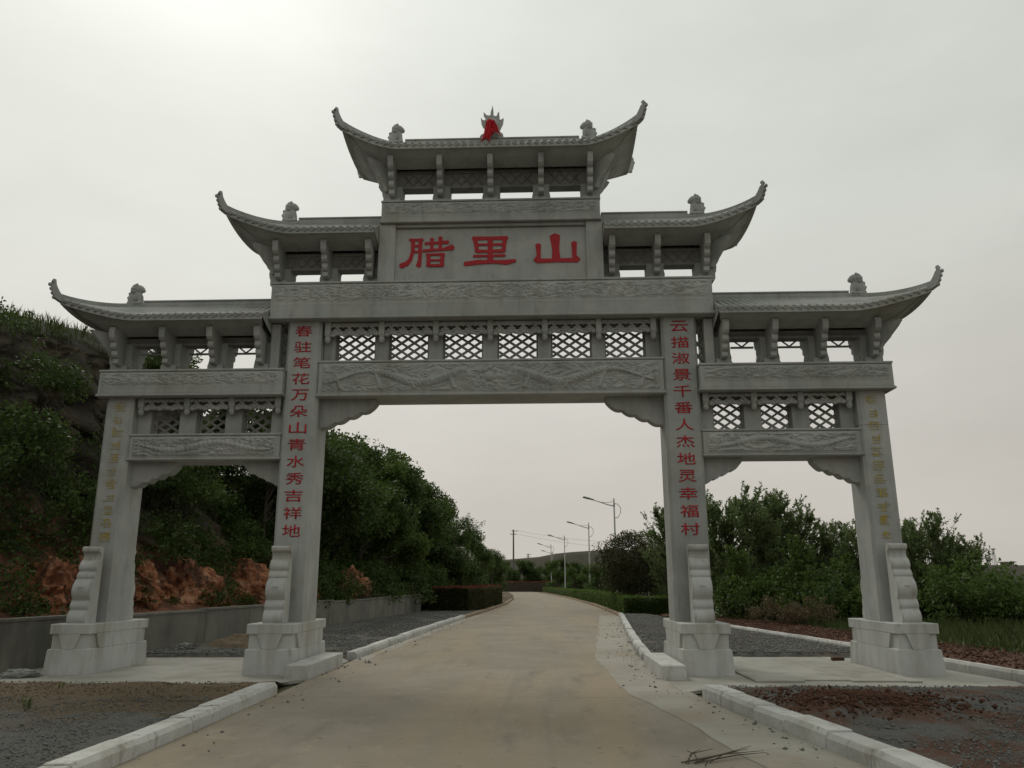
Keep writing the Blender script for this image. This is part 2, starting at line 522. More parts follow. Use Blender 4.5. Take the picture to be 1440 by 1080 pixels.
def dragon(u, v, hw, hh, seed=0):
    """two sinuous dragons facing a central pearl among clouds"""
    a = np.abs(u)
    base = clouds(u, v, hw, hh, seed) * .5
    zc = hh * .42 * np.sin(a * 3.1 + .4) * np.clip(a / .5, 0, 1)
    slope = np.abs(np.cos(a * 3.1 + .4)) * hh * .42 * 3.1
    dd = np.abs(v - zc) / np.sqrt(1 + slope ** 2)
    w = hh * .30 * np.clip((hw - a) / (hw * .5), .25, 1)
    body = np.sqrt(np.clip(1 - (dd / w) ** 2, 0, 1)) * (a > .45) * (a < hw - .12)
    scales = .82 + .18 * np.sin(a * 75 + 9 * np.sin((v - zc) * 55))
    h = np.maximum(base, body * scales)
    # legs
    for lx in np.arange(.8, hw - .3, .75):
        zl = np.interp(lx, [0, hw], [0, 0]) + hh * .42 * math.sin(lx * 3.1 + .4)
        dx = a - lx
        leg = np.exp(-((dx - .35 * (v - zl)) / .045) ** 2) * (v < zl) * (v > -hh * .85)
        h = np.maximum(h, leg * .8)
    head = np.clip(1 - np.hypot((a - .52) / .2, (v - .02) / (hh * .5)), 0, 1) ** .5
    mane = .5 + .5 * np.sin(np.arctan2(v, a - .55) * 9)
    h = np.maximum(h, head * (.7 + .3 * mane))
    r = np.hypot(u, v)
    h = np.maximum(h, np.sqrt(np.clip(1 - (r / (hh * .36)) ** 2, 0, 1)))
    fl = np.exp(-((r - hh * .58) / (hh * .12)) ** 2) * (.5 + .5 * np.cos(np.arctan2(v, u) * 8))
    return np.maximum(h, fl * .8)


def sidebeast(u, v, hw, hh, seed=0):
    base = clouds(u, v, hw, hh, seed) * .85
    zc = hh * .4 * np.sin(u * 3.4 + seed)
    dd = np.abs(v - zc) / np.sqrt(1 + (np.cos(u * 3.4 + seed) * hh * 1.36) ** 2)
    w = hh * .3 * np.clip((hw - np.abs(u)) / (hw * .45), .2, 1)
    body = np.sqrt(np.clip(1 - (dd / w) ** 2, 0, 1)) * (.82 + .18 * np.sin(u * 70))
    return np.maximum(base, body)


def cloudband(u, v, hw, hh, seed=0):
    """cloud scroll confined to the upper part, plain below"""
    return clouds(u, v, hw, hh, seed) * np.clip((v + hh * .75) / (hh * .3), 0, 1)


# ---- beams
def beam(name, x0, x1, z0, z1, d, lip=0.05, fn=None, seed=0, dep=.035, relx=None, relz=None, mat=STONE):
    mb = MB()
    mb.box(x0, x1, -d, d, z0 + lip, z1 - .045, 0.015)
    mb.box(x0 - .025, x1 + .025, -d - .028, d + .028, z0, z0 + lip + .004, 0.012)       # bottom moulding
    mb.box(x0 - .012, x1 + .012, -d - .016, d + .016, z1 - .045, z1, 0.01)              # top fillet
    o = mb.obj(name, mat, gate)
    if fn:
        rx = relx or (x0 + .08, x1 - .08)
        rz = relz or (z0 + lip + .04, z1 - .07)
        relief('relief', o, rx[0], rx[1], rz[0], rz[1], -d, dep, lambda u, v, a, b: fn(u, v, a, b, seed))
    return o


beam('name_beam', -X_A, X_A, ZB_A, ZT_A, D_A, .055, cloudband, 1, .04, relz=(ZB_A + .30, ZT_A - .07))
beam('crown_beam', -X_T, X_T, ZB_T, ZT_T, .5, .05, cloudband, 2, .035, relz=(ZB_T + .14, ZT_T - .07))
beam('dragon_beam', -3.45, 3.45, 5.19, 5.93, .42, .05, dragon, 3, .07)
for s in (-1, 1):
    xa, xb = sorted((s * 4.13, s * X_S))
    beam('side_beam', xa, xb, ZB_S, ZT_S, .54, .05, cloudband, 5 + s, .04, relz=(ZB_S + .18, ZT_S - .07))
    xa, xb = sorted((s * 4.15, s * 7.18))
    beam('side_dragon_beam', xa, xb, 3.94, 4.47, .38, .04, sidebeast, 8 + s, .06)


# ---- columns with pedestals and drum stones
def octa(x0, x1, y0, y1, c):
    return [(x0 + c, y0), (x1 - c, y0), (x1, y0 + c), (x1, y1 - c), (x1 - c, y1), (x0 + c, y1), (x0, y1 - c), (x0, y0 + c)]


DRUM = [(-.30, .0), (-.70, .0)]
for (y_, z0_, z1_, b_) in ((-.655, .0, .25, .075), (-.615, .25, .42, .055), (-.565, .43, .79, .115), (-.515, .79, .93, .045), (-.46, .93, 1.13, .065)):
    for t_ in np.linspace(.06, .94, 9):
        DRUM.append((y_ + .06 * t_ - b_ * math.sin(math.pi * t_) ** .6, z0_ + (z1_ - z0_) * t_))
DRUM += [(-.385, 1.14), (-.375, 1.20), (-.385, 1.25), (-.43, 1.28), (-.455, 1.30), (-.46, 1.345), (-.445, 1.375), (-.41, 1.385), (-.30, 1.385)]


def drum(parent, xc, sy, w):
    mb = MB()
    c = .02
    pr = [(y, z + .872) for y, z in DRUM]
    # body with small chamfer: three extrusions
    yo = -.36
    if sy > 0:
        pr = [(-.30 + (y + .30) * .62, z) for y, z in pr]
        yo = -.24
    full = [(sy * -(y + yo + .02), z) for y, z in pr]
    inner = [(sy * -(y + yo + .02) - (-sy) * -0.0 + (sy * -c if i not in (0, len(pr) - 1) else 0), z) for i, (y, z) in enumerate(pr)]
    mb.prism(full, 'x', xc - w / 2 + c, xc + w / 2 - c)
    mb.prism(inner, 'x', xc - w / 2, xc + w / 2)
    for dz in (-.022, .022) if sy < 0 else ():
        mb.box(xc - .05, xc + .05, *sorted((sy * (.565 - .03 + .115 + .34 - .012), sy * (.565 - .03 + .115 + .34 + .006))), .872 + .62 + dz - .008, .872 + .62 + dz + .008)
    return mb.obj('drum_stone', STONE_LIGHT, parent)


def column(x0, x1, ztop, px0, px1, chars=None, gold=False, seam=None):
    d = .40
    mb = MB()
    c = .055
    zs = [.872] + ([seam] if seam else []) + [ztop]
    for a, b in zip(zs[:-1], zs[1:]):
        lo = a + (.006 if a == seam else 0)
        mb.prism(octa(x0, x1, -d, d, c), 'z', lo, b - (.006 if b == seam else 0))
    if seam:
        mb.prism(octa(x0 + .01, x1 - .01, -d + .01, d - .01, c), 'z', seam - .02, seam + .02)
    col = mb.obj('column', STONE, gate)
    # pedestal
    pd = 1.09
    pb = MB()
    cx = (px0 + px1) / 2

    def taper(za, zb, ea, eb):
        vs = []
        for z, e in ((za, ea), (zb, eb)):
            vs += [(px0 - e, -pd - e, z), (px1 + e, -pd - e, z), (px1 + e, pd + e, z), (px0 - e, pd + e, z)]
        pb.add(vs, [(0, 3, 2, 1), (4, 5, 6, 7)] + [(i, (i + 1) % 4, 4 + (i + 1) % 4, 4 + i) for i in range(4)])
    taper(-.05, .43, .03, .004)
    taper(.43, .445, .004, -.02)
    pb.box(px0 + .038, px1 - .038, -pd + .038, pd - .038, .42, .70)
    w = px1 - px0
    for sy in (-1, 1):                                      # V-shaped legs on front and back
        y0, y1 = sorted((sy * (pd - .07), sy * (pd + .002)))
        pb.prism([(cx - w * .14, .44), (cx + w * .14, .44), (cx + w * .27, .699), (cx - w * .27, .699)], 'y', y0, y1)
    for sx in (-1, 1):
        xs = px1 if sx > 0 else px0
        a0, a1 = sorted((xs - sx * .07, xs + sx * .002))
        pb.prism([(-pd * .66, .44), (pd * .66, .44), (pd * .78, .699), (-pd * .78, .699)], 'x', a0, a1)
    pb.box(px0 - .004, px1 + .004, -pd - .004, pd + .004, .695, .872, .012)
    pb.obj('pedestal', STONE_LIGHT, col)
    dw = .36 if w > .8 else .34
    for sy in (-1, 1):
        dr = drum(col, cx if w > .8 else (x0 + x1) / 2, sy, dw)
    return col


COLS = {}
for s in (-1, 1):
    a, b = sorted((s * 3.444, s * 4.145)); p, q = sorted((s * 3.436, s * 4.281))
    COLS[(s, 'in')] = column(a, b, ZB_A + .01, p, q)
    a, b = sorted((s * 7.177, s * 7.742)); p, q = sorted((s * 7.124, s * 7.862))
    COLS[(s, 'out')] = column(a, b, ZB_S + .01, p, q, seam=4.52 if s > 0 else None)
    # step block beside each inner pedestal, on the road side
    st = MB()
    x0, x1 = sorted((s * 2.97, s * 3.37))
    st.box(x0, x1, -1.72, -.62, -.03, .235, .012)
    st.box(x0, x1, -.612, .78, -.03, .235, .012)
    o = st.obj('step_stone', KERB)
    tag(o, 'pale granite block lying along the road side of the ' + ('left' if s < 0 else 'right') + ' inner pedestal', 'stone block')


# ---- inscriptions
def glyph(ch, w, h, bold=.018):
    cu = bpy.data.curves.new('glyph', 'FONT')
    cu.body = ch
    cu.size = 1.0
    cu.extrude = 0.0
    cu.offset = bold
    o = bpy.data.objects.new('build_tmp', cu)
    COL.objects.link(o)
    me = eval_mesh(o)
    bpy.data.objects.remove(o)
    n = len(me.vertices)
    co = np.empty(n * 3)
    me.vertices.foreach_get('co', co)
    co = co.reshape(-1, 3)
    lo, hi = co.min(0), co.max(0)
    k = np.maximum(hi - lo, 1e-4)
    fx = w if k[0] > .35 else w * .5
    out = np.zeros_like(co)
    out[:, 0] = ((co[:, 0] - lo[0]) / k[0] - .5) * fx
    out[:, 2] = ((co[:, 1] - lo[1]) / k[1] - .5) * h
    me.vertices.foreach_set('co', out.ravel())
    # give the strokes thickness
    bm = bmesh.new()
    bm.from_mesh(me)
    bmesh.ops.remove_doubles(bm, verts=bm.verts, dist=1e-5)
    r = bmesh.ops.extrude_face_region(bm, geom=bm.faces[:])
    bmesh.ops.translate(bm, verts=[e for e in r['geom'] if isinstance(e, bmesh.types.BMVert)], vec=(0, -.008, 0))
    bmesh.ops.recalc_face_normals(bm, faces=bm.faces)
    bm.to_mesh(me)
    bm.free()
    me.name = 'character'
    me.materials.clear()
    me.materials.append(RED)
    return me


for s, txt in ((-1, '春驻笔花万朵山青水秀吉祥地'), (1, '云描淑景千番人杰地灵幸福村')):
    for i, ch in enumerate(txt):
        z = 6.57 - i * (6.57 - 2.555) / 12
        link('character', glyph(ch, .35, .23, .004), COLS[(s, 'in')], (s * 3.805, -.401, z))
rs = random.Random(5)
for s in (-1, 1):                                   # weathered gold characters, worn past reading
    for i in range(11):
        z = 5.02 - i * (5.02 - 2.45) / 10
        mb = MB()
        k = 0
        for j in range(rs.randint(3, 4)):
            zz = (j - 1.5) * .05 + rs.uniform(-.01, .01)
            a = rs.uniform(.05, .11); o = rs.uniform(-.02, .02)
            mb.box(o - a, o + a, -.006 - k * .0008, 0, zz - .011, zz + .011); k += 1
        for j in range(rs.randint(1, 3)):
            xx = rs.uniform(-.08, .08); za = rs.uniform(-.1, -.03); zb = rs.uniform(.03, .1)
            mb.box(xx - .012, xx + .012, -.006 - k * .0008, 0, za, zb); k += 1
        mb.obj('worn_character', GOLD, COLS[(s, 'out')], loc=(s * 7.44, -.401, z))


# ---- name plaque
pl = MB()
pl.box(-2.3, 2.3, -.33, .33, ZT_A - .002, ZB_T + .002)
pl.box(-2.0, 2.0, -.36, .36, ZT_A + .05, ZB_T - .07, .008)
plaque = pl.obj('name_plaque', STONE, gate)
for s in (-1, 1):
    a, b = sorted((s * 1.985, s * 2.335))
    MB().box(a, b, -.45, .45, ZT_A, ZB_T, .012).obj('plaque_pilaster', STONE, gate)
MB().box(-1.98, 1.98, -.43, -.365, ZB_T - .075, ZB_T - .002, .01).box(-1.98, 1.98, -.41, -.365, ZT_A + .002, ZT_A + .05, .01).obj('plaque_moulding', STONE, plaque)


def strokes(parent, lines, name='character'):
    mb = MB()
    for k, (pts, ws) in enumerate(lines):
        P = [np.array([(x / 4.5 + 540 - 689.6) * .0150, 7.70 + (391 - (y / 4.5 + 310)) * .0161]) for x, y in pts]
        if len(ws) < len(P):
            ws = list(np.interp(np.linspace(0, 1, len(P)), np.linspace(0, 1, len(ws)), ws))
        # resample smooth
        t = np.linspace(0, len(P) - 1, (len(P) - 1) * 5 + 1)
        Q = np.stack([np.interp(t, range(len(P)), [p[i] for p in P]) for i in (0, 1)], 1)
        W = np.interp(t, range(len(P)), ws) / 4.5 * .0150 / 2 * 1.22
        W = W * (1 + .10 * np.cos(np.linspace(0, 2 * np.pi, len(t))))       # brush ends swell
        T = np.gradient(Q, axis=0)
        T /= np.linalg.norm(T, axis=1)[:, None] + 1e-9
        N = np.stack([-T[:, 1], T[:, 0]], 1)
        L, R = Q + N * W[:, None], Q - N * W[:, None]
        ext = T[-1] * W[-1] * .5; ext0 = T[0] * W[0] * .5
        poly = [tuple(Q[0] - ext0)] + [tuple(p) for p in L] + [tuple(Q[-1] + ext)] + [tuple(p) for p in R[::-1]]
        mb.prism(poly, 'y', -.375 - k * .0007, -.3602)
    return mb.obj(name, RED, parent)


strokes(plaque, [([(165, 127), (248, 127)], [15]), ([(186, 125), (186, 200), (172, 250), (150, 275), (112, 290)], [18, 18, 22, 26, 24]),
                 ([(232, 125), (232, 250), (224, 292)], [18, 20, 24]), ([(188, 165), (230, 165)], [13]), ([(188, 202), (230, 202)], [12]),
                 ([(305, 120), (305, 188)], [18, 15]), ([(358, 112), (358, 188)], [20, 15]), ([(262, 151), (408, 144)], [13, 17]),
                 ([(250, 197), (375, 189), (438, 177)], [13, 15, 28]), ([(285, 222), (286, 292)], [18, 20]), ([(374, 218), (370, 292)], [18, 22]),
                 ([(272, 222), (384, 220)], [13]), ([(290, 256), (368, 256)], [10]), ([(290, 289), (368, 289)], [15])])
strokes(plaque, [([(562, 124), (778, 124)], [20]), ([(576, 120), (590, 208)], [24, 20]), ([(764, 120), (754, 208)], [24, 20]),
                 ([(672, 124), (672, 272)], [26, 30]), ([(592, 164), (752, 164)], [13]), ([(592, 205), (752, 205)], [17]),
                 ([(568, 235), (764, 233)], [13]), ([(512, 283), (600, 272), (700, 272), (770, 276), (830, 266)], [20, 24, 20, 26, 14])])
strokes(plaque, [([(1076, 114), (1080, 200), (1082, 268)], [48, 40, 40]), ([(971, 168), (974, 235), (965, 272)], [26, 22, 38]),
                 ([(1195, 158), (1195, 240), (1206, 272)], [26, 24, 42]), ([(962, 270), (1212, 268)], [22])])


# ---- lattice bays
def lattice(x0, x1, z0, z1, y=.0, pitch=.262, slope=.68, w=.043, t=.05):
    mb = MB()
    H = z1 - z0
    for sg in (-1, 1):
        k = -12
        while k < 14:
            xs = x0 + k * pitch + pitch * .3
            k += 1
            # line z = z0 + sg*slope*(x-xs)  clipped to the window
            xa, xb = (xs, xs + H / slope) if sg > 0 else (xs - H / slope, xs)
            za, zb = (z0, z1) if sg > 0 else (z1, z0)
            if xb <= x0 or xa >= x1:
                continue
            if xa < x0:
                za += (zb - za) * (x0 - xa) / (xb - xa); xa = x0
            if xb > x1:
                zb = za + (zb - za) * (x1 - xa) / (xb - xa); xb = x1
            if xb - xa < .03:
                continue
            L = math.hypot(xb - xa, zb - za)
            nxn, nzn = -(zb - za) / L * w / 2, (xb - xa) / L * w / 2
            e = .004 * sg
            mb.prism([(xa + nxn, za + nzn), (xa - nxn, za - nzn), (xb - nxn, zb - nzn), (xb + nxn, zb + nzn)], 'y', y - t / 2 + e, y + t / 2 + e)
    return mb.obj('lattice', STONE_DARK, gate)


def frieze(x0, x1, zt, zb, y):
    """pierced scroll frieze hanging from the beam"""
    mb = MB()
    h = zt - zb
    mb.box(x0, x1, y - .03, y + .03, zt - .045, zt, .006)
    n = max(4, int(round((x1 - x0) / .125)))
    p = (x1 - x0) / n
    for i in range(n):
        cx = x0 + (i + .5) * p
        s = 1 if i % 2 else -1
        zc = zt - h * .42
        pts = [(cx + s * (.085 - .062 * t) * math.cos(t * 4.6 + .6), y - .01 * math.sin(t * 3), zc + (.085 - .062 * t) * math.sin(t * 4.6 + .6) * 1.05) for t in np.linspace(0, 1, 9)]
        mb.tube(pts, [.034] * 5 + [.028] * 4, 6)
        mb.ell((cx + s * .02, y - .012, zt - h * (.82 if i % 2 else .9)), (.06, .034, .042), 8, 5)
        mb.ell((cx - s * .045, y, zt - h * .72), (.045, .03, .055), 7, 5)
    mb.box(x0, x1, y - .014, y + .014, zt - h * .72, zt - h * .60)
    return mb.obj('frieze', STONE, gate)


def drop_post(x, zt, zb, y, w=.12):
    mb = MB()
    mb.box(x - w / 2, x + w / 2, y - .06, y + .06, zb + .16, zt, .01)
    mb.lathe([(.0, 0), (.035, .005), (.055, .04), (.065, .08), (.05, .115), (.06, .13), (.07, .16)], (x, y, zb), 10)
    return mb.obj('drop_post', STONE, gate)


def bays(edges, posts, zlo, zhi, h_fr, pe):
    """edges: window x-pairs; posts: x of drop posts; one solid mullion between windows"""
    mx = [pe[0]] + [v for e in edges for v in e] + [pe[1]]
    for i in range(0, len(mx), 2):
        MB().box(mx[i], mx[i + 1], -.16, .16, zlo, zhi, .012).obj('mullion', STONE, gate)
    for (a, b) in edges:
        fr = MB()
        fr.box(a, a + .028, -.06, .06, zlo, zhi); fr.box(b - .028, b, -.06, .06, zlo, zhi)
        fr.box(a + .03, b - .03, -.06, .06, zlo, zlo + .028); fr.box(a + .03, b - .03, -.06, .06, zhi - .07, zhi)
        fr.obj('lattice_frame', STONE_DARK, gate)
        lattice(a + .03, b - .03, zlo + .03, zhi - .07)
    for x in posts:
        drop_post(x, zhi, zhi - .43 * (h_fr / .30), -.30)
    ps = sorted(posts)
    for a, b in zip(ps[:-1], ps[1:]):
        frieze(a + .07, b - .07, zhi - .03, zhi - h_fr, -.31)


bays([(-3.20, -2.38), (-2.1, -1.28), (-.98, -.16), (.14, .96), (1.24, 2.06), (2.33, 3.15)],
     [-3.33, -2.22, -1.11, 0.0, 1.11, 2.2, 3.3], 5.93, ZB_A, .31, (-3.44, 3.44))
for s in (-1, 1):
    e = [(-6.9, -6.31), (-5.97, -5.37), (-5.03, -4.43)]
    p = [-7.05, -6.11, -5.2, -4.26]
    if s > 0:
        e = [(-b, -a) for a, b in e[::-1]]
        p = [-q for q in p[::-1]]
    bays(e, p, 4.47, ZB_S, .24, (-7.18, -4.14) if s < 0 else (4.14, 7.18))
    # narrow lattice and post beside the head of the inner column
    a, b = sorted((s * 4.155, s * 4.31))
    lattice(a, b, ZT_S, ZB_A, -.1, pitch=.2, slope=1.3)
    a, b = sorted((s * 4.31, s * 4.50))
    MB().box(a, b, -.33, .33, ZT_S, ZB_A - .02, .015).obj('head_post', STONE, gate)


# ---- spandrel brackets
def spandrel(xc, s, L, H, zt):
    pts = [(0, 0), (L, 0), (L - .03, -.10), (L - .09, -.17)]
    n = 4
    x, z = L - .09, -.17
    for i in range(n):
        x2, z2 = x - (L - .12) / n, z - (H - .17 - .04) / n
        for t in np.linspace(.2, 1, 5):
            px = x + (x2 - x) * t
            pz = z + (z2 - z) * t - .04 * math.sin(math.pi * t)
            pts.append((px, pz))
        x, z = x2, z2
    pts.append((0, -H))
    MB().prism([(xc + s * p, zt + q) for p, q in pts], 'y', -.15, .15).obj('spandrel_bracket', STONE, gate)


spandrel(-3.444, 1, 1.15, .62, 5.195)
spandrel(3.444, -1, 1.15, .62, 5.195)
for s in (-1, 1):
    spandrel(s * 4.145, s, .80, .53, 3.945)
    spandrel(s * 7.177, -s, .90, .53, 3.945)


# ---- roofs
def lion_mesh():
    mb = MB()
    e = mb.ell
    mb.box(-.15, .15, -.10, .10, 0, .05)
    e((-.05, 0, .15), (.125, .10, .125)); e((.025, 0, .20), (.10, .09, .14))           # haunch, chest
    e((-.08, .06, .10), (.075, .04, .085)); e((-.08, -.06, .10), (.075, .04, .085))
    mb.tube([(.075, .05, .22), (.095, .055, .05)], [.042, .036], 7); mb.tube([(.075, -.05, .22), (.095, -.055, .05)], [.042, .036], 7)
    e((.11, .055, .06), (.045, .035, .028)); e((.11, -.055, .06), (.045, .035, .028))
    e((.035, 0, .355), (.115, .105, .10))                                              # head
    e((.125, 0, .33), (.05, .065, .05)); e((.12, 0, .375), (.035, .05, .028))          # muzzle, nose
    for k in range(10):
        a = k / 10 * 2 * math.pi
        e((-.02, .11 * math.cos(a), .345 + .10 * math.sin(a)), (.045, .035, .036), 7, 5)
        e((-.065, .085 * math.cos(a + .3), .32 + .085 * math.sin(a + .3)), (.04, .035, .036), 7, 5)
    for sy in (-1, 1):
        e((.02, sy * .075, .445), (.03, .028, .03), 6, 5)
    mb.tube([(-.13, 0, .1), (-.17, 0, .18), (-.15, 0, .26), (-.10, 0, .29)], [.035, .035, .038, .03], 7)
    return remeshed(mb, 'lion', STONE, .012)


LION = lion_mesh()


def roof(xin, xout, xr_in, xr_out, ze, lift, zr, ztop, hip_in, flat_from, zi, xi_in, xi_out, d=.88):
    """one roof; x grows from xin to xout (may be negative side); hip at xout, and at xin when hip_in"""
    th, dc = .065, 1.04
    sgn = 1 if xout > xin else -1
    mid = (xin + xout) / 2

    def lift_at(x):
        if hip_in:
            u = (abs(x - mid) - flat_from) / (abs(xout - mid) - flat_from)
        else:
            u = ((x - flat_from) * sgn) / abs(xout - flat_from)
        return lift * max(0.0, u) ** 1.45

    nt_, nv = 44, 7
    T = np.linspace(0, 1, nt_)
    # denser near the ends
    XE = xin + (xout - xin) * T
    XR = xr_in + (xr_out - xr_in) * T
    mb = MB()

    def surf_pt(i, v, sy):
        x = XE[i] + (XR[i] - XE[i]) * v
        l0 = lift_at(XE[i])
        lf = l0 * (1 - v) ** 1.6
        return (x, sy * (d + (dc - d) * (l0 / lift)) * (1 - v), ze + (zr - ze) * (v ** 1.12) + lf)
    for sy in (-1, 1):
        vs = [surf_pt(i, j / (nv - 1), sy) for i in range(nt_) for j in range(nv)]
        mb.add(vs, gridfaces(nt_, nv))
        # fascia and soffit
        vs = []
        for i in range(nt_):
            p = surf_pt(i, 0, sy)
            lo, hi = sorted((xi_in, xi_out))
            q = (min(max(p[0], lo), hi), sy * .30, zi)
            vs += [p, (p[0], p[1], p[2] - th), (p[0] + (q[0] - p[0]) * .12, p[1] * .9, p[2] - th + .005)]
            a = np.array(vs[-1])
            for t in (.35, .7, 1.0):
                zz = a[2] + (q[2] - a[2]) * (t ** .8)
                vs.append((a[0] + (q[0] - a[0]) * t, a[1] + (q[1] - a[1]) * t, zz))
        mb.add(vs, gridfaces(nt_, 6))
    ends = [(nt_ - 1, xi_out)] + ([(0, xi_in)] if hip_in else [])
    for ie, xi in ends:
        zc = surf_pt(ie, 0, 1)[2]
        xe, xr = XE[ie], XR[ie]
        ny = 15
        YS = np.linspace(-1, 1, ny)
        vs = []
        for yy in YS:
            lf = lift * (.62 + .38 * abs(yy) ** 2.2)
            for j in range(nv):
                v = j / (nv - 1)
                vs.append((xe + (xr - xe) * v, yy * dc * (1 - v), ze + (zr - ze) * (v ** 1.12) + lf * (1 - v) ** 1.6))
        mb.add(vs, gridfaces(ny, nv))
        vs = []
        for yy in YS:
            lf = lift * (.62 + .38 * abs(yy) ** 2.2)
            p = (xe, yy * dc, ze + lf)
            q = (xi, yy * .30, zi)
            vs += [p, (p[0], p[1], p[2] - th), (p[0] + (q[0] - p[0]) * .1, p[1] * .9, p[2] - th + .005)]
            a = np.array(vs[-1])
            for t in (.35, .7, 1.0):
                vs.append((a[0] + (q[0] - a[0]) * t, a[1] + (q[1] - a[1]) * t, a[2] + (q[2] - a[2]) * (t ** .8)))
        mb.add(vs, gridfaces(ny, 6))
    if not hip_in:           # closing gable against the gate
        mb.add([surf_pt(0, 0, -1), surf_pt(0, 1, 1), surf_pt(0, 0, 1), (xin, .3, zi), (xin, -.3, zi)], [(0, 1, 2, 3, 4)])
    ro = mb.obj('roof', STONE, gate)
    # tile ribs
    tb = MB()
    L = abs(xout - xin)
    n = int(L / .15)
    for k in range(n):
        t = (k + .5) / n * (nt_ - 1)
        i0 = int(t); f = t - i0
        for sy in (-1, 1):
            P = []
            for v in np.linspace(-.03, .97, 6):
                a, b = np.array(surf_pt(i0, v if v > 0 else 0, sy)), np.array(surf_pt(min(i0 + 1, nt_ - 1), v if v > 0 else 0, sy))
                p = a + (b - a) * f
                if v < 0:
                    p[1] += sy * .03
                p[2] += .02
                P.append(p)
            tb.tube(P, .05, 8)
    for ie, xi in ends:
        xe, xr = XE[ie], XR[ie]
        for yy in np.linspace(-.9, .9, 17):
            lf = lift * (.62 + .38 * abs(yy) ** 2.2)
            P = [(xe + (xr - xe) * v, yy * dc * (1 - v), ze + (zr - ze) * (v ** 1.12) + lf * (1 - v) ** 1.6 + .008) for v in np.linspace(0, .95, 6)]
            tb.tube(P, .034, 6)
    tag(tb.obj('tile_ribs', STONE, ro, fix=False), kind='stuff')
    # main ridge
    rb = MB()
    a, b = sorted((xr_in, xr_out))
    rb.box(a - .05, b + .05, -.10, .10, zr - .06, zr + .05, .012)
    rb.box(a + (.2 if hip_in or sgn < 0 else 0), b - (.2 if hip_in or sgn > 0 else 0), -.075, .075, zr + .052, ztop - .04, .01)
    rb.box(a + (.2 if hip_in or sgn < 0 else 0), b - (.2 if hip_in or sgn > 0 else 0), -.09, .09, ztop - .038, ztop, .012)
    for xe in ([xr_out] + ([xr_in] if hip_in else [])):       # scrolled ends below the lions
        sg = 1 if xe > (a + b) / 2 else -1
        rb.box(*sorted((xe - sg * .21, xe + sg * .12)), -.085, .085, zr + .052, ztop - .075, .012)
        for k in range(3):
            rb.ell((xe - sg * (.23 - .03 * k), 0, ztop - .06 - .015 * k), (.035, .075, .035), 8, 6)
    rb.obj('ridge', STONE, ro)
    # hip ridges curling up to the tips
    for ie, xi in ends:
        so = 1 if XE[ie] > XR[ie] else -1
        for sy in (-1, 1):
            path = []
            for v in np.linspace(.97, 0, 12):
                p = surf_pt(ie, v, sy)
                path.append((Vector(p) + Vector((0, 0, .05)), .15 + .03 * v, .13))
            c = Vector(surf_pt(ie, 0, sy))
            e = Vector((so * .75, sy * .55, 0)).normalized()
            for (r, z, hh, ww) in ((.05, .075, .14, .125), (.09, .14, .13, .115), (.125, .22, .115, .10), (.15, .30, .10, .085), (.155, .38, .085, .07), (.145, .425, .05, .05)):
                path.append((c + e * r + Vector((0, 0, z)), hh, ww))
            hb = MB()
            vs = []
            for k, (p, hh, ww) in enumerate(path):
                q0 = path[max(0, k - 1)][0]; q1 = path[min(len(path) - 1, k + 1)][0]
                t = (q1 - q0).normalized()
                side = Vector((-e.y, e.x, 0))
                up = side.cross(t)
                if up.z < 0 and k < 12:
                    up = -up
                if k >= 12 and up.dot(-e) < 0 and up.z < 0:
                    up = -up
                for a_, b_ in ((-.5, -.5), (.5, -.5), (.5, .5), (-.5, .5)):
                    vs.append(p + side * (a_ * ww) + up * (b_ * hh))
            m = len(path)
            fs = [(k * 4 + j, k * 4 + (j + 1) % 4, (k + 1) * 4 + (j + 1) % 4, (k + 1) * 4 + j) for k in range(m - 1) for j in range(4)]
            fs += [(0, 3, 2, 1), tuple((m - 1) * 4 + j for j in range(4))]
            hb.add(vs, fs)
            for k in range(4):                        # scallops under the tip
                p = c + e * (.085 + .035 * k) + Vector((0, 0, .05 + .085 * k))
                hb.ell(tuple(p + e * .03), (.045 - .004 * k, .045 - .004 * k, .04), 8, 6)
            hb.obj('hip_ridge', STONE, ro)
        lo = link('lion', LION, ro, (XR[ie] + so * -.0, 0, ztop - .08))
        lo.scale = (-so * 1.03, 1.0, 1.0)
    return ro


roof(-3.07, 3.07, -2.12, 2.12, 10.465, .33, 10.89, 11.09, True, 2.0, 10.22, -2.3, 2.3, .85)
for s in (-1, 1):
    roof(s * 2.34, s * 5.36, s * 2.34, s * 4.38, 8.565, .36, 9.04, 9.25, False, s * 4.1, 8.36, s * 2.36, s * 4.55, .90)
    roof(s * 4.505, s * 8.56, s * 4.505, s * 7.58, 6.735, .33, 7.22, 7.40, False, s * 7.1, 6.52, s * 4.68, s * 7.75, .92)


# ---- bracket sets below the eaves
def bracket_arm(x, z0, h, M=None, w=.115):
    st = [(-.12, .14), (-.42, .16), (-.455, .19), (-.455, .27), (-.44, .29), (-.50, .32), (-.53, .36), (-.53, .44), (-.515, .46), (-.575, .49), (-.605, .53), (-.605, .61), (-.59, .63),
          (-.66, .67), (-.70, .72), (-.72, .84), (-.72, .90), (-.70, .955), (-.12, .90)]
    mb = MB()
    mb.prism([(p, z0 + q * h) for p, q in st], 'x', x - w / 2, x + w / 2, M)
    return mb


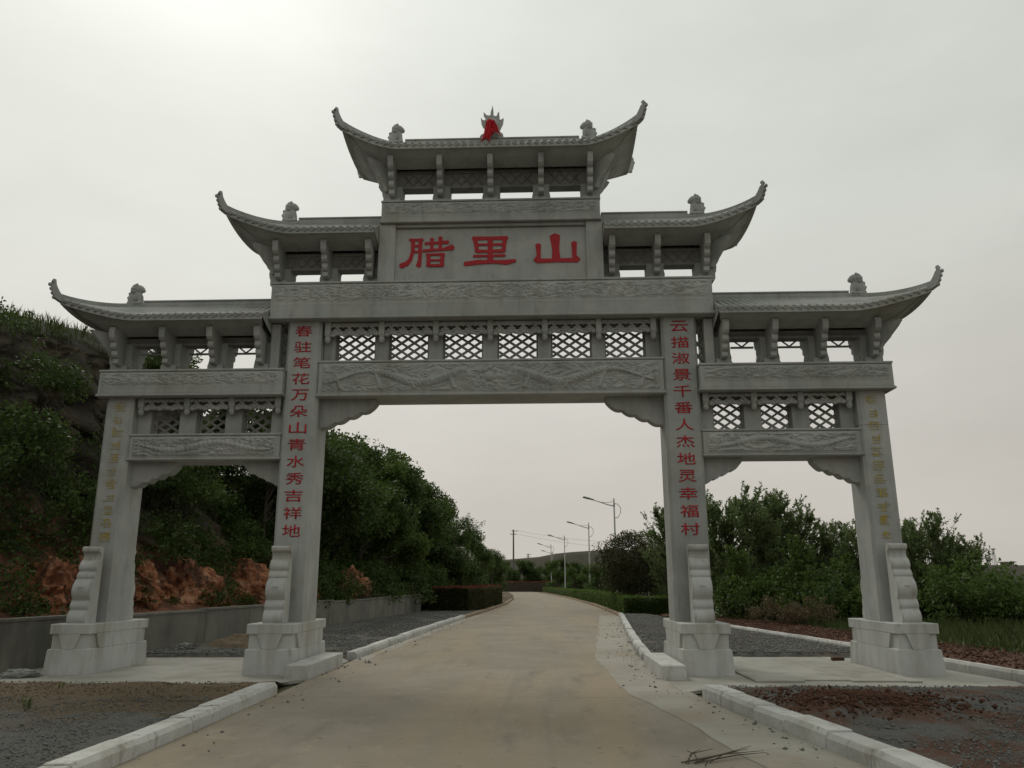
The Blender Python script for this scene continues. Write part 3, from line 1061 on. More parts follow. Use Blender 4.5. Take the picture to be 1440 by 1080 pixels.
def brackets(xs, z0, h, xa, xb, outer, lint, tall=False, inner=None):
    wall = MB()
    lo, hi = sorted((xa, xb))
    wall.box(lo, hi, -.12, .12, z0 + lint, z0 + .90 * h, .01)
    wall.box(lo + .002, hi - .002, -.155, .155, z0 + .80 * h, z0 + .87 * h, .01)
    wall.box(lo + .004, hi - .004, -.14, .14, z0 + lint - .004, z0 + lint + .05, .008)
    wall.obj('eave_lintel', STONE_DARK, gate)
    for i, x in enumerate(xs):
        b = MB()
        b.box(x - .155, x + .155, -.30, .30, z0, z0 + .16, .01)
        pr = [(.12, .045), (.19, .05), (.205, .06), (.205, .12), (.185, .15), (.195, .20), (.185, .26), (.175, .30), (.175, lint * .8), (.18, lint + .02)]
        R_ = [(x + p, z0 + q) for p, q in pr]
        L_ = [(x - p, z0 + q) for p, q in pr]
        if inner is not None and i == 0:
            sg = 1 if xs[1] > xs[0] else -1
            if sg > 0:
                L_ = [(x - .15, z0 + pr[0][1]), (x - .15, z0 + pr[-1][1])]
            else:
                R_ = [(x + .15, z0 + pr[0][1]), (x + .15, z0 + pr[-1][1])]
        b.prism(R_ + L_[::-1], 'y', -.17, .17)
        b.obj('bracket_block', STONE, gate)
        bracket_arm(x, z0, h).obj('bracket_arm', STONE, gate)
        bracket_arm(x, z0, h, Matrix.Diagonal((1, -1, 1, 1))).obj('bracket_arm', STONE, gate)
    # low trellis between the arms
    tr = MB()
    for a, c in zip(xs[:-1], xs[1:]):
        x0, x1 = sorted((a, c)); x0 += .19; x1 -= .19
        n = 3
        for k in range(n):
            u0, u1 = x0 + (x1 - x0) * k / n, x0 + (x1 - x0) * (k + 1) / n
            zl, zh = z0 + lint + .07, z0 + .78 * h
            tr.tube([(u0, -.145, zl), (u1, -.145, zh)], .012, 4); tr.tube([(u1, -.148, zl), (u0, -.148, zh)], .012, 4)
    tag(tr.obj('trellis', STONE_DARK, gate), kind='stuff')
    for s, x in outer:                                          # diagonal and side arms at hipped corners
        for ang in (45, 90, 135):
            R = Matrix.Translation((x, 0, 0)) @ Matrix.Rotation(math.radians(ang if s > 0 else -ang), 4, 'Z')
            T = Matrix.Translation((0, {45: -.16, 90: 0, 135: .16}[ang], 0))
            m = MB()
            st = [(-.05, .30), (-.22, .32), (-.26, .40), (-.30, .46), (-.42, .58), (-.46, .64), (-.60, .80), (-.68, .92), (-.05, .92)] if ang != 90 else \
                 [(.05, .04), (-.19, .04), (-.215, .08), (-.215, .20), (-.235, .24), (-.25, .36), (-.24, .42), (-.30, .50), (-.33, .62), (-.42, .74), (-.46, .88), (.05, .88)]
            m.prism([(p, z0 + q * h) for p, q in st], 'x', -.055 if ang != 90 else -.24, .055 if ang != 90 else .24, T @ R)
            m.obj('bracket_arm', STONE, gate)
    if tall:
        for a, c in zip(xs[:-1], xs[1:]):
            x0, x1 = sorted((a, c)); x0 += .25; x1 -= .25
            m = MB()
            zb = z0 + .47
            m.box(x0, x1, .05, .11, zb, zb + .03)
            cx = (x0 + x1) / 2
            for sg in (-1, 1):
                m.tube([(cx, .08, zb + .03), (cx + sg * .16, .08, z0 + lint + .01)], .018, 5)
            m.obj('tie_bar', STONE_DARK, gate)


brackets([-2.1, -1.07, 0.0, 1.07, 2.1], ZT_T, 1.0, -2.2, 2.2, [(-1, -2.1), (1, 2.1)], .46)
for s in (-1, 1):
    brackets([s * 2.50, s * 3.42, s * 4.42], ZT_A, .92, s * 2.337, s * 4.5, [(s, s * 4.42)], .43, inner=s)
    brackets([s * 4.67, s * 5.63, s * 6.6, s * 7.62], ZT_S, .89, s * 4.502, s * 7.72, [(s, s * 7.62)], .62, tall=True, inner=s)


# ---- flaming pearl on the ridge
fp = MB()
fp.box(-.16, .16, -.09, .09, 11.05, 11.12, .012)
FL = [(380, 372), (375, 345), (400, 325), (430, 318), (442, 295), (425, 265), (403, 245), (388, 215), (383, 170), (398, 190), (418, 200), (440, 182), (428, 160), (412, 142), (412, 120), (430, 140), (452, 155), (480, 152), (484, 120),
      (495, 90), (500, 58), (510, 100), (508, 140), (520, 160), (545, 160), (553, 135), (568, 118), (572, 160), (573, 195), (590, 195), (613, 180), (606, 220), (588, 255), (575, 280), (580, 310), (605, 325), (613, 350), (612, 372)]
fp.prism([((x / 7.2 + 620 - 688.9) * .01586, 11.87 - (y / 7.2 + 140 - 150) * .01925) for x, y in FL], 'y', -.05, .05)
fp.ell((0.01, 0, 11.44), (.15, .12, .15), 14, 10)
fp.ell((-.13, 0, 11.15), (.08, .09, .07)); fp.ell((.14, 0, 11.15), (.08, .09, .07))
fp.obj('flame_pearl', STONE, gate)


# red cloth tied over it
def cloth():
    nu, nv = 22, 44
    V = []
    for j in range(nv):
        v = j / (nv - 1)
        for i in range(nu):
            u = i / (nu - 1) - .5
            fold = .018 * math.sin(u * 22 + v * 5) + .012 * math.sin(u * 41 + 2 - v * 9)
            if v < .5:                                   # long left tail
                t = v / .5
                cx, z, w = -.15 + .13 * t ** .8, 10.95 + .53 * t, .19 - .03 * math.sin(3 * t)
                y = -.19 + .04 * t
            else:                                        # short right tail
                t = (v - .5) / .5
                cx, z, w = -.02 + .13 * t, 11.48 - .35 * t, .17 + .03 * t
                y = -.15 - .025 * t
            V.append((cx + u * w, y + fold - .05 * (1 - (2 * u) ** 2), z + .02 * math.sin(u * 5 + v * 9) - .05 * (2 * u) ** 2))
    me = fast_mesh('red_cloth', np.array(V), gridfaces(nv, nu), CLOTH, True)
    o = link('red_cloth', me)
    md = o.modifiers.new('thick', 'SOLIDIFY')
    md.thickness = .012
    tag(o, 'bright red cloth tied over the flaming pearl on the topmost ridge', 'cloth')


cloth()
# ================================================================== the ground
def interp(tab, y):
    a = np.array(tab, float)
    return np.interp(y, a[:, 0], a[:, 1])


def smooth_tab(tab, n=3):
    """densify a (y, x) table with a gentle smoothing"""
    a = np.array(tab, float)
    y = np.linspace(a[0, 0], a[-1, 0], 400)
    x = np.interp(y, a[:, 0], a[:, 1])
    k = np.ones(9) / 9
    for _ in range(n):
        xp = np.concatenate([np.full(4, x[0]) + (np.arange(-4, 0) * (x[1] - x[0])), x, x[-1] + np.arange(1, 5) * (x[-1] - x[-2])])
        x = np.convolve(xp, k, 'valid')
    return np.stack([y, x], 1)


ROAD_L = smooth_tab([(-60, -3.2), (-20, -2.9), (-8, -2.85), (-3, -2.93), (2, -3.0), (12, -2.75), (20, -2.45), (30, -1.95), (43, -1.45), (60, -1.5), (80, -2.2), (108, -3.8), (130, -8)], 1)
ROAD_R = smooth_tab([(-60, 4.6), (-20, 4.4), (-8, 3.92), (-5.5, 3.45), (-3.8, 3.15), (2, 3.02), (12, 3.75), (23.5, 4.65), (40, 4.55), (62, 3.75), (85, 2.3), (108, .6), (130, -3.5)], 1)
# hill foot / retaining wall line
WALL = smooth_tab([(-40, -12.0), (-14, -10.0), (-1, -8.86), (4, -7.95), (14, -6.85), (27.8, -5.35), (43, -4.3), (60, -4.6), (90, -7), (140, -16)], 1)
FAR_R = smooth_tab([(-40, 11.4), (-12, 9.6), (-2, 8.72), (.3, 8.57), (4, 8.2), (12, 7.26), (24, 5.9)], 1)

g = MB()
R = 1500
g.add([(-R, -R, -.06), (R, -R, -.06), (R, R, -.06), (-R, R, -.06)], [(0, 1, 2, 3)])
tag(g.obj('ground', EARTH, fix=False), kind='structure')


def strip(name, tabL, tabR, y0, y1, z, mat, ny=120, nx=14, amp=0.0, kind='structure', offL=0, offR=0, fr=.6, zfun=None):
    Y = np.linspace(y0, y1, ny)
    L = interp(tabL, Y) + offL
    Rr = interp(tabR, Y) + offR
    T = np.linspace(0, 1, nx)
    X = L[:, None] + (Rr - L)[:, None] * T[None]
    YY = np.repeat(Y[:, None], nx, 1)
    Z = np.full_like(X, z)
    if amp:
        Z = Z + amp * (fbm(X * fr, YY * fr, o=5, s=3) - .5) * 2
    if zfun:
        Z = Z + zfun(X, YY)
    me = fast_mesh(name, np.stack([X, YY, Z], -1).reshape(-1, 3), gridfaces(ny, nx)[:, ::-1], mat, True)
    return tag(link(name, me), kind=kind)


road = strip('road', ROAD_L, ROAD_R, -60, 130, 0.0, ROADM, 300, 10)
# paler concrete gutter strips beside the carriageway
YS = np.linspace(-60, -3.4, 60)
def edge(tab, off, wob, s):
    a = tab.copy()
    a[:, 1] = a[:, 1] + off + wob * (fbm(a[:, 0] * .9, a[:, 0] * 0, o=3, s=s) - .5)
    return a
strip('gutter_strip', edge(ROAD_R, -.9, .22, 4), ROAD_R, -60, 24, .004, SHOULDER, 400, 5, offR=-.005)
strip('gutter_strip', ROAD_L, edge(ROAD_L, .32, .25, 6), 1.6, 24, .004, SHOULDER, 160, 5, offL=.005)


def poly_sheet(name, pts, z, mat, kind='structure', parent=None):
    m = MB()
    m.prism(pts, 'z', z - .05, z)
    return tag(m.obj(name, mat, parent), kind=kind)


# platforms under the side bays
pl_ = poly_sheet('platform', [(-9.0, -2.15), (-5.3, -2.42), (-3.25, -2.1), (-3.02, -1.75), (-3.02, 1.5), (-3.4, 2.3), (-8.0, 2.15), (-8.6, .5)], .012, PLATFORM)
pr_ = poly_sheet('platform', [(3.04, -3.25), (3.6, -2.7), (5.1, -2.4), (8.4, -2.7), (8.62, -1.9), (8.1, 2.22), (3.4, 2.3), (3.04, 1.5)], .008, PLATFORM)
# laid slabs across the right-hand platform
rs = random.Random(8)
x = 4.42
base_slab = None
while x < 7.0:
    w = rs.uniform(.74, .9)
    z = .03 + rs.uniform(0, .012)
    m = MB()
    m.box(x, min(x + w, 7.05), -1.95 + rs.uniform(-.15, .1), 2.15 + rs.uniform(-.03, .03), -.02, z, .008)
    m.obj('paving_slab', PLATFORM, pr_)
    x += w + .014


# ---- kerbs: footing with separate kerb stones
def kerb(name, pts, lengths, h=.15, w=.24, jit=.012, mat=KERB, seed=0, out=1, z0=-.03):
    """pts: polyline of the road-side foot; stones of given length laid along it; out=+1 -> body to the right of travel"""
    rs = random.Random(seed)
    P = [np.array(p, float) for p in pts]
    seg = [np.linalg.norm(b - a) for a, b in zip(P[:-1], P[1:])]
    tot = sum(seg)

    def at(s):
        s = min(max(s, 0), tot - 1e-6)
        for i, L in enumerate(seg):
            if s <= L:
                return P[i] + (P[i + 1] - P[i]) * (s / L)
            s -= L
        return P[-1]
    fm = MB()
    n = max(2, int(tot / 1.5))
    for i in range(n):
        a, b = at(tot * i / n), at(tot * (i + 1) / n)
        t = (b - a) / np.linalg.norm(b - a)
        nn = np.array([t[1], -t[0]]) * out
        q = [a + nn * .02, b + nn * .02, b + nn * (w - .02), a + nn * (w - .02)]
        fm.prism([tuple(v) for v in q], 'z', -.12, -.02)
    root = tag(fm.obj(name, PLATFORM), kind='structure')
    s = 0
    k = 0
    while s < tot - .15:
        L = lengths[k % len(lengths)] * rs.uniform(.97, 1.03)
        k += 1
        e = min(s + L, tot)
        a, b = at(s + .006), at(e - .006)
        d = b - a
        ln = np.linalg.norm(d)
        if ln < .1:
            break
        ang = math.atan2(d[1], d[0])
        m = MB()
        c = .022
        prof = [(0, z0), (0, h - .05), (.03, h), (w, h - .004), (w, z0)]       # battered road-side top edge
        vs = []
        for xx, sh in ((0, .006), (.012, 0), (ln - .012, 0), (ln, .006)):
            for py, pz in prof:
                vs.append((xx, -out * py * (1) - (-out) * sh * (1 if py == 0 else -1), pz - (sh if pz > z0 else 0)))
        np_ = len(prof)
        fs = [tuple(range(np_)), tuple(3 * np_ + i for i in range(np_ - 1, -1, -1))]
        for q in range(3):
            for i in range(np_):
                fs.append((q * np_ + i, q * np_ + (i + 1) % np_, (q + 1) * np_ + (i + 1) % np_, (q + 1) * np_ + i))
        m.add(vs, fs)
        o = m.obj('kerb_stone', mat, root, loc=(a[0], a[1], rs.uniform(-jit, jit)))
        o.rotation_euler = (rs.uniform(-.01, .01), rs.uniform(-.006, .006), ang + rs.uniform(-.012, .012))
        s = e
    return root


def track(tab, y0, y1, off=0, n=12):
    return [(float(interp(tab, y)) + off, float(y)) for y in np.linspace(y0, y1, n)]


kerb('kerb', track(ROAD_L, -3.45, -16.5, 0, 8), [1.1, 1.15, .8, 1.25], .16, .26, seed=1, out=1)       # left, in front
kerb('kerb', track(ROAD_R, -3.75, -16.5, 0, 10), [.85, .95, .8, .9], .17, .28, seed=2, out=-1)         # right, in front
kerb('kerb', track(ROAD_L, 2.0, 21, 0, 10), [1.2, 1.0, 1.3], .15, .2, seed=3, out=-1)                  # left, beyond the gate
kerb('kerb', track(ROAD_R, 1.9, 23.3, 0, 10), [1.3, 1.2], .16, .2, seed=4, out=1)                      # right, beyond the gate
kerb('kerb', track(FAR_R, -12, 1.6, 0, 8) + track(FAR_R, 1.7, 17, 0, 8), [1.1, 1.2], .17, .16, seed=5, out=1)
KERB_EARTH = surf('kerb_dusty', [(.22, .16, .105), (.28, .21, .14)], 3, .95, .5, 25)
strip_l = kerb('kerb', track(ROAD_L, 21, 60, 0, 14), [2.4], .11, .25, seed=6, out=-1, mat=KERB_EARTH)
strip_r = kerb('kerb', track(ROAD_R, 23.3, 100, 0, 18), [2.6], .11, .25, seed=7, out=1, mat=KERB_EARTH)


# ---- beds of gravel, soil and red earth
def mixmat(name, base, other, fn_scale, lo, hi, axis=None, a0=0, a1=1, amt=1.0):
    """a copy of base whose colour is broken up by a second earth colour, by noise and along one axis"""
    m = base.copy()
    m.name = name
    nt = m.node_tree
    b = nt.nodes['Principled BSDF']
    src = b.inputs['Base Color'].links[0].from_socket
    pos = nd(nt, 'ShaderNodeNewGeometry').outputs['Position']
    n = noise(nt, pos, fn_scale, 6.0, .65)
    if axis is not None:
        sp = nd(nt, 'ShaderNodeSeparateXYZ', {0: pos}).outputs[axis]
        r = nd(nt, 'ShaderNodeMapRange', {0: sp, 1: a0, 2: a1, 3: -.45, 4: .45}).outputs[0]
        n = mth(nt, 'ADD', n, r)
    f = nd(nt, 'ShaderNodeMapRange', {0: n, 1: lo, 2: hi, 3: 0.0, 4: amt}).outputs[0]
    nt.links.new(mixc(nt, f, src, other), b.inputs['Base Color'])
    return m


SOILGRAV = mixmat('soil_over_gravel', GRAVELM, (.15, .113, .07), 2.2, .46, .58, 1, -7.5, -4.2)
REDGRAV = mixmat('red_earth_over_gravel', GRAVELM, (.115, .06, .038), 1.0, .42, .54)
DUSTGRAV = mixmat('dusty_gravel', GRAVELM, (.14, .105, .075), .8, .48, .7)


def zb_left(X, Y):
    return .05 * np.clip((Y + 2.6) / -.6, 0, 1)


WALL_IN = WALL.copy(); WALL_IN[:, 1] += .02
strip('front_bed', WALL_IN, ROAD_L, -30, -2.0, .085, SOILGRAV, 240, 70, .045, offL=-.2, offR=-.24, fr=2.2, zfun=lambda X, Y: -.10 * np.clip((Y + 2.75) / .5, 0, 1))
strip('front_bed', ROAD_R, FAR_R, -30, -2.4, .085, REDGRAV, 240, 70, .05, offL=.26, offR=.1, fr=2.0, zfun=lambda X, Y: -.11 * np.clip((Y + 3.2) / .5, 0, 1) + .10 * np.exp(-(((X - 4.9) / .9) ** 2 + ((Y + 5.0) / .8) ** 2)))
strip('gravel_bed', WALL_IN, ROAD_L, 1.7, 29, .075, DUSTGRAV, 160, 40, .04, offL=-.2, offR=-.18, fr=1.6, zfun=lambda X, Y: -.1 * np.clip((2.7 - Y) / .5, 0, 1))
strip('gravel_bed', ROAD_R, FAR_R, 1.9, 24, .09, DUSTGRAV, 160, 40, .03, offL=.18, offR=.1, fr=1.6, zfun=lambda X, Y: -.11 * np.clip((2.8 - Y) / .5, 0, 1))
FR2 = FAR_R.copy(); FR2[:, 1] += 2.6
strip('red_earth_bank', FAR_R, FR2, -30, 22, .12, REDSOIL, 240, 30, .09, offL=.15, fr=2.4)
VL = smooth_tab([(24, 4.9), (40, 4.8), (62, 4.0), (100, 1.4)], 1)
VR = smooth_tab([(24, 9.5), (100, 12)], 1)
strip('verge', VL, VR, 23.6, 100, .06, EARTH, 90, 14, .05, fr=.8, offL=.02)
VL2 = smooth_tab([(27, -5.6), (43, -4.6), (60, -4.8), (110, -9)], 1)
strip('verge', VL2, ROAD_L, 28.5, 110, .06, mixmat('reddish_verge', EARTH, (.13, .07, .045), .8, .45, .6), 90, 14, .05, fr=.8, offR=-.26)
strip('field', FR2, smooth_tab([(-30, 120), (60, 160)], 1), -30, 60, .04, mixmat('field_grass', EARTH, (.05, .075, .022), .5, .4, .55), 120, 60, .12, fr=.2)


# loose stones, one mass per bed
def pebbles(name, n, fx, smin, smax, mat, zoff=0.0, seed=0, flat=.7):
    r = np.random.default_rng(seed)
    P = fx(r, n)
    n = len(P)
    S = r.uniform(smin, smax, n) * r.choice([.7, 1, 1, 1.5], n)
    base = np.array([[1, 0, 0], [0, 1, 0], [-1, 0, 0], [0, -1, 0], [0, 0, 1], [0, 0, -1]], float)
    base = np.concatenate([base, ], 0)
    F = np.array([[0, 1, 4], [1, 2, 4], [2, 3, 4], [3, 0, 4], [1, 0, 5], [2, 1, 5], [3, 2, 5], [0, 3, 5]])
    V = base[None] * r.uniform(.65, 1.25, (n, 6, 1)) + r.normal(0, .14, (n, 6, 3))
    V[:, :, 2] *= flat
    A = r.uniform(0, 6.28, n)
    c, s = np.cos(A)[:, None], np.sin(A)[:, None]
    V = np.stack([V[:, :, 0] * c - V[:, :, 1] * s, V[:, :, 0] * s + V[:, :, 1] * c, V[:, :, 2]], -1)
    V = V * S[:, None, None] + P[:, None]
    V[:, :, 2] += (S * .25 + zoff)[:, None]
    FF = (F[None] + (np.arange(n) * 6)[:, None, None]).reshape(-1, 3)
    me = fast_mesh(name, V.reshape(-1, 3), FF, mat)
    return tag(link(name, me), kind='stuff')


def between(tabL, tabR, y0, y1, offL, offR, z, bias=1.0):
    def fx(r, n):
        Y = y0 + (y1 - y0) * r.uniform(0, 1, n) ** bias
        L = interp(tabL, Y) + offL
        Rr = interp(tabR, Y) + offR
        X = L + (Rr - L) * r.uniform(0, 1, n)
        return np.stack([X, Y, np.full(n, z)], 1)
    return fx


tag(pebbles('gravel', 20000, between(WALL_IN, ROAD_L, -11, -4.4, .2, -.3, .09), .004, .014, PEBBLE, seed=1), 'loose dark gravel in the bed inside the left front kerb', 'gravel')
tag(pebbles('gravel', 16000, between(ROAD_R, FAR_R, -10, -3.1, .32, -.2, .09), .005, .016, PEBBLE, seed=2), 'loose dark gravel in the bed behind the right front kerb', 'gravel')
tag(pebbles('gravel', 15000, between(WALL_IN, ROAD_L, 2.4, 28, .3, -.25, .08, 1.5), .008, .03, PEBBLE, seed=3), 'grey gravel between concrete wall and left kerb beyond the gate', 'gravel')
tag(pebbles('gravel', 16000, between(ROAD_R, FAR_R, 2.5, 23.5, .25, -.1, .095, 1.4), .008, .03, PEBBLE, seed=4), 'grey gravel bed right of the road beyond the gate', 'gravel')
def clods(r, n):
    P = np.stack([4.9 + r.normal(0, .62, n), -5.0 + r.normal(0, .5, n), np.full(n, .13)], 1)
    k = (P[:, 0] - (interp(ROAD_R, P[:, 1]) + .35)) > 0
    P = P[k]
    P[:, 2] += .07 * np.exp(-(((P[:, 0] - 4.9) / .9) ** 2 + ((P[:, 1] + 5) / .8) ** 2))
    return P
tag(pebbles('red_clods', 1500, clods, .008, .032, REDSOIL, seed=5), 'heap of red earth clods on the gravel right of the road', 'earth')
tag(pebbles('red_clods', 6000, between(FAR_R, FR2, -8, 19, .3, 0, .16), .008, .035, REDSOIL, seed=6), 'red earth clods along the bank behind the far right kerb', 'earth')
def soilc(r, n):
    Y = r.uniform(-4.9, -2.75, n)
    L = interp(WALL_IN, Y)
    return np.stack([L + (-3.3 - L) * r.uniform(0, 1, n), Y, np.full(n, .09)], 1)
tag(pebbles('soil_crumbs', 3500, soilc, .003, .014, SOIL, seed=7), 'brown soil crumbs on the bed left of the road', 'soil')
def roadside(r, n):
    Y = r.uniform(-9, 20, n)
    sd = r.uniform(0, 1, n) < .6
    off = np.abs(r.normal(0, .35, n)) + .04
    X = np.where(sd, interp(ROAD_R, Y) - off, interp(ROAD_L, Y) + off)
    return np.stack([X, Y, np.full(n, .004)], 1)
tag(pebbles('road_grit', 420, roadside, .006, .022, PEBBLE, seed=8), 'scattered grit along both edges of the road', 'grit')


# ---- retaining wall with coping
def wall():
    rs = random.Random(3)
    root = empty('retaining_wall', (-8.86, -1, 0), 'low grey stained concrete retaining wall along the foot of the hill', 'wall')
    y = -22.0
    i = 0
    while y < 27.7:
        L = min(4.6, 27.8 - y)
        a = np.array([float(interp(WALL, y + .01)), y + .01]); b = np.array([float(interp(WALL, y + L - .01)), y + L - .01])
        t = (b - a) / np.linalg.norm(b - a)
        n = np.array([-t[1], t[0]])
        q = [a, b, b + n * .28, a + n * .28]
        zt = .93 + .03 * math.sin(i * 2.1)
        m = MB()
        m.prism([tuple(v) for v in q], 'z', -.1, zt - .05)
        o = m.obj('wall_panel', WALLM, root); o.location = (8.86, 1, 0)
        m = MB()
        q = [a - n * .025, b - n * .025, b + n * .31, a + n * .31]
        m.prism([tuple(v) for v in q], 'z', zt - .05, zt)
        o = m.obj('coping', WALLM, root); o.location = (8.86, 1, 0)
        y += L
        i += 1


wall()


# ---- hillside
HF = [(-40, .84), (-10, .85), (2, .85), (5, .93), (8, 1.0), (10, .97), (12, .86), (14, .74), (20, .52), (28, .36), (40, .24), (60, .12), (90, .05), (140, .02)]
PROF = np.array([(.0, .0, .55), (.04, .3, .75), (.12, 1.1, 1.0), (.22, 1.7, 2.0), (.34, 2.5, 3.6), (.48, 3.3, 5.6), (.60, 4.0, 7.6), (.68, 4.7, 8.9), (.74, 5.8, 9.4), (.84, 10, 10.2), (1.0, 34, 11)])


def hill_pt(Y, U):
    d = np.interp(U, PROF[:, 0], PROF[:, 1])
    z = np.interp(U, PROF[:, 0], PROF[:, 2])
    hf = interp(HF, Y)
    z = .55 + (z - .55) * hf
    d = d * (1 + .35 * (1 - np.clip(hf, 0, 1)))
    X0 = interp(WALL, Y) - .3
    env = np.clip((U - .05) / .12, 0, 1)
    n1 = fbm(Y * .22, U * 5.0, o=3, s=21) - .5
    n2 = fbm(Y * .8 + 7, z * .7, o=4, s=25)
    rdg = (1 - np.abs(2 * n2 - 1)) ** 2
    n3 = fbm(Y * 2.6, z * 2.4 + U * 9, o=3, s=31) - .5
    st = np.abs(((z * .9 + Y * .35 + 1.5 * n1) % 1.0) - .5)
    dd = env * (1.7 * n1 + .9 * (rdg - .35) + .4 * n3 + .5 * (st - .25)) * np.clip(hf * 1.3, .3, 1)
    return X0 - d - dd, Y, z + env * (.9 * n1 + .55 * (rdg - .35) + .18 * n3) * np.clip(hf * 1.2, .2, 1)


def hill():
    ny, nu = 330, 150
    Y = np.concatenate([np.linspace(-30, 45, 270), np.linspace(46, 135, 60)])
    U = np.concatenate([np.linspace(0, .78, 125), np.linspace(.79, 1, 25)])
    YY, UU = np.meshgrid(Y, U, indexing='ij')
    X, Y2, Z = hill_pt(YY, UU)
    V = np.stack([X, Y2, Z], -1).reshape(-1, 3)
    m = bpy.data.materials.new('hillside_rock')
    m.use_nodes = True
    nt = m.node_tree
    b = nt.nodes['Principled BSDF']
    g_ = nd(nt, 'ShaderNodeNewGeometry')
    pos = g_.outputs['Position']
    rock = ramp(nt, noise(nt, pos, .9, 8, .7, (1, 1, 1.6)), [(.3, (.024, .02, .015)), (.48, (.055, .045, .032)), (.62, (.09, .074, .053)), (.75, (.145, .122, .09))])
    crack = noise(nt, pos, 2.6, 8, .75, (1, 1, 2.2))
    rock = mixc(nt, nd(nt, 'ShaderNodeMapRange', {0: crack, 1: .42, 2: .34, 3: 0.0, 4: .85}).outputs[0], rock, (.03, .026, .02))
    red = ramp(nt, noise(nt, pos, 1.8, 7, .7), [(.3, (.06, .026, .015)), (.46, (.16, .065, .034)), (.6, (.28, .125, .064)), (.75, (.42, .25, .15))])
    sz = nd(nt, 'ShaderNodeSeparateXYZ', {0: pos}).outputs[2]
    f = nd(nt, 'ShaderNodeMapRange', {0: mth(nt, 'ADD', sz, mth(nt, 'MULTIPLY', noise(nt, pos, .5, 4), 3.0)), 1: 3.6, 2: 5.2, 3: 1.0, 4: 0.0}).outputs[0]
    c = mixc(nt, f, rock, red)
    up = nd(nt, 'ShaderNodeSeparateXYZ', {0: g_.outputs['Normal']}).outputs[2]
    moss = nd(nt, 'ShaderNodeMapRange', {0: mth(nt, 'ADD', up, mth(nt, 'MULTIPLY', noise(nt, pos, 1.3, 5), .8)), 1: .95, 2: 1.25, 3: 0.0, 4: .9}).outputs[0]
    moss = mth(nt, 'MULTIPLY', moss, nd(nt, 'ShaderNodeMapRange', {0: sz, 1: 1.4, 2: 2.4, 3: 0.0, 4: 1.0}).outputs[0])
    c = mixc(nt, moss, c, (.026, .032, .013))
    nt.links.new(c, b.inputs['Base Color'])
    b.inputs['Roughness'].default_value = .95
    bp = nd(nt, 'ShaderNodeBump', {'Height': noise(nt, pos, 5, 10, .75), 'Strength': .9, 'Distance': .15})
    nt.links.new(bp.outputs[0], b.inputs['Normal'])
    o = link('hillside', fast_mesh('hillside', V, gridfaces(len(Y), len(U)), m, False))
    tag(o, kind='structure')


hill()

# ---- far rising ground
def farhill():
    X = np.linspace(-160, 330, 120)
    top = np.interp(X, [-160, -60, -25, -9, 2, 5, 8, 18, 40, 60, 80, 120, 330], [4.5, 5, 5.6, 6.6, 7.6, 8.3, 8.6, 9.2, 9.2, 7.5, 5.6, 5.3, 5.0])
    V = []
    prof = [(-26, 0), (-14, .45), (-5, .88), (0, 1.0), (12, 1.02), (60, .8)]
    for i, x in enumerate(X):
        for dy, k in prof:
            V.append((x, 186 + dy + x * .08, -.4 + (top[i] + .4) * k + (.35 * (float(fbm(x * .15, dy * .2, o=3, s=9)) - .5) if k > .3 else 0)))
    o = link('far_hill', fast_mesh('far_hill', np.array(V), gridfaces(len(X), len(prof))[:, ::-1], FARHILL, True))
    tag(o, kind='structure')


farhill()
# ================================================================== vegetation
def unit(a):
    return a / (np.linalg.norm(a, axis=-1, keepdims=True) + 1e-9)


def leaf_geo(P, D, L, r, w=.30, fold=.10):
    """rhombic folded leaves: base points P, directions D, lengths L -> V, F"""
    n = len(P)
    N = unit(r.normal(size=(n, 3)))
    S = unit(np.cross(D, N))
    N = np.cross(S, D)
    L = L[:, None]
    V = np.stack([P, P + D * L * .45 + S * L * w + N * L * fold, P + D * L, P + D * L * .45 - S * L * w + N * L * fold], 1)
    return V.reshape(-1, 3), np.arange(n * 4).reshape(-1, 4)


def clump_leaves(r, C, per, rad, L, droop=.25, up=0.0):
    """leaves scattered in clumps round centres C"""
    n = len(C) * per
    d = unit(r.normal(size=(n, 3)))
    rr = r.uniform(.2, 1.0, (n, 1)) ** .6
    R = np.repeat(np.asarray(rad, float) * np.ones(len(C)), per)[:, None]
    P = np.repeat(C, per, 0) + d * rr * R * np.array([1, 1, .75])
    D = unit(d * .8 + r.normal(size=(n, 3)) * .7 + np.array([0, 0, up - droop]))
    return leaf_geo(P, D, L * r.uniform(.6, 1.25, n), r)


def branch(mb, a, b, r0, r1, r, n=4, bend=.12, sides=5):
    a, b = np.array(a, float), np.array(b, float)
    L = np.linalg.norm(b - a)
    pts, rad = [], []
    off = r.normal(0, bend * L, 3)
    off[2] = abs(off[2]) * .6
    for i in range(n + 1):
        t = i / n
        pts.append(tuple(a + (b - a) * t + off * math.sin(math.pi * t) * .5))
        rad.append(r0 + (r1 - r0) * t)
    mb.tube(pts, rad, sides, cap=False)
    return pts


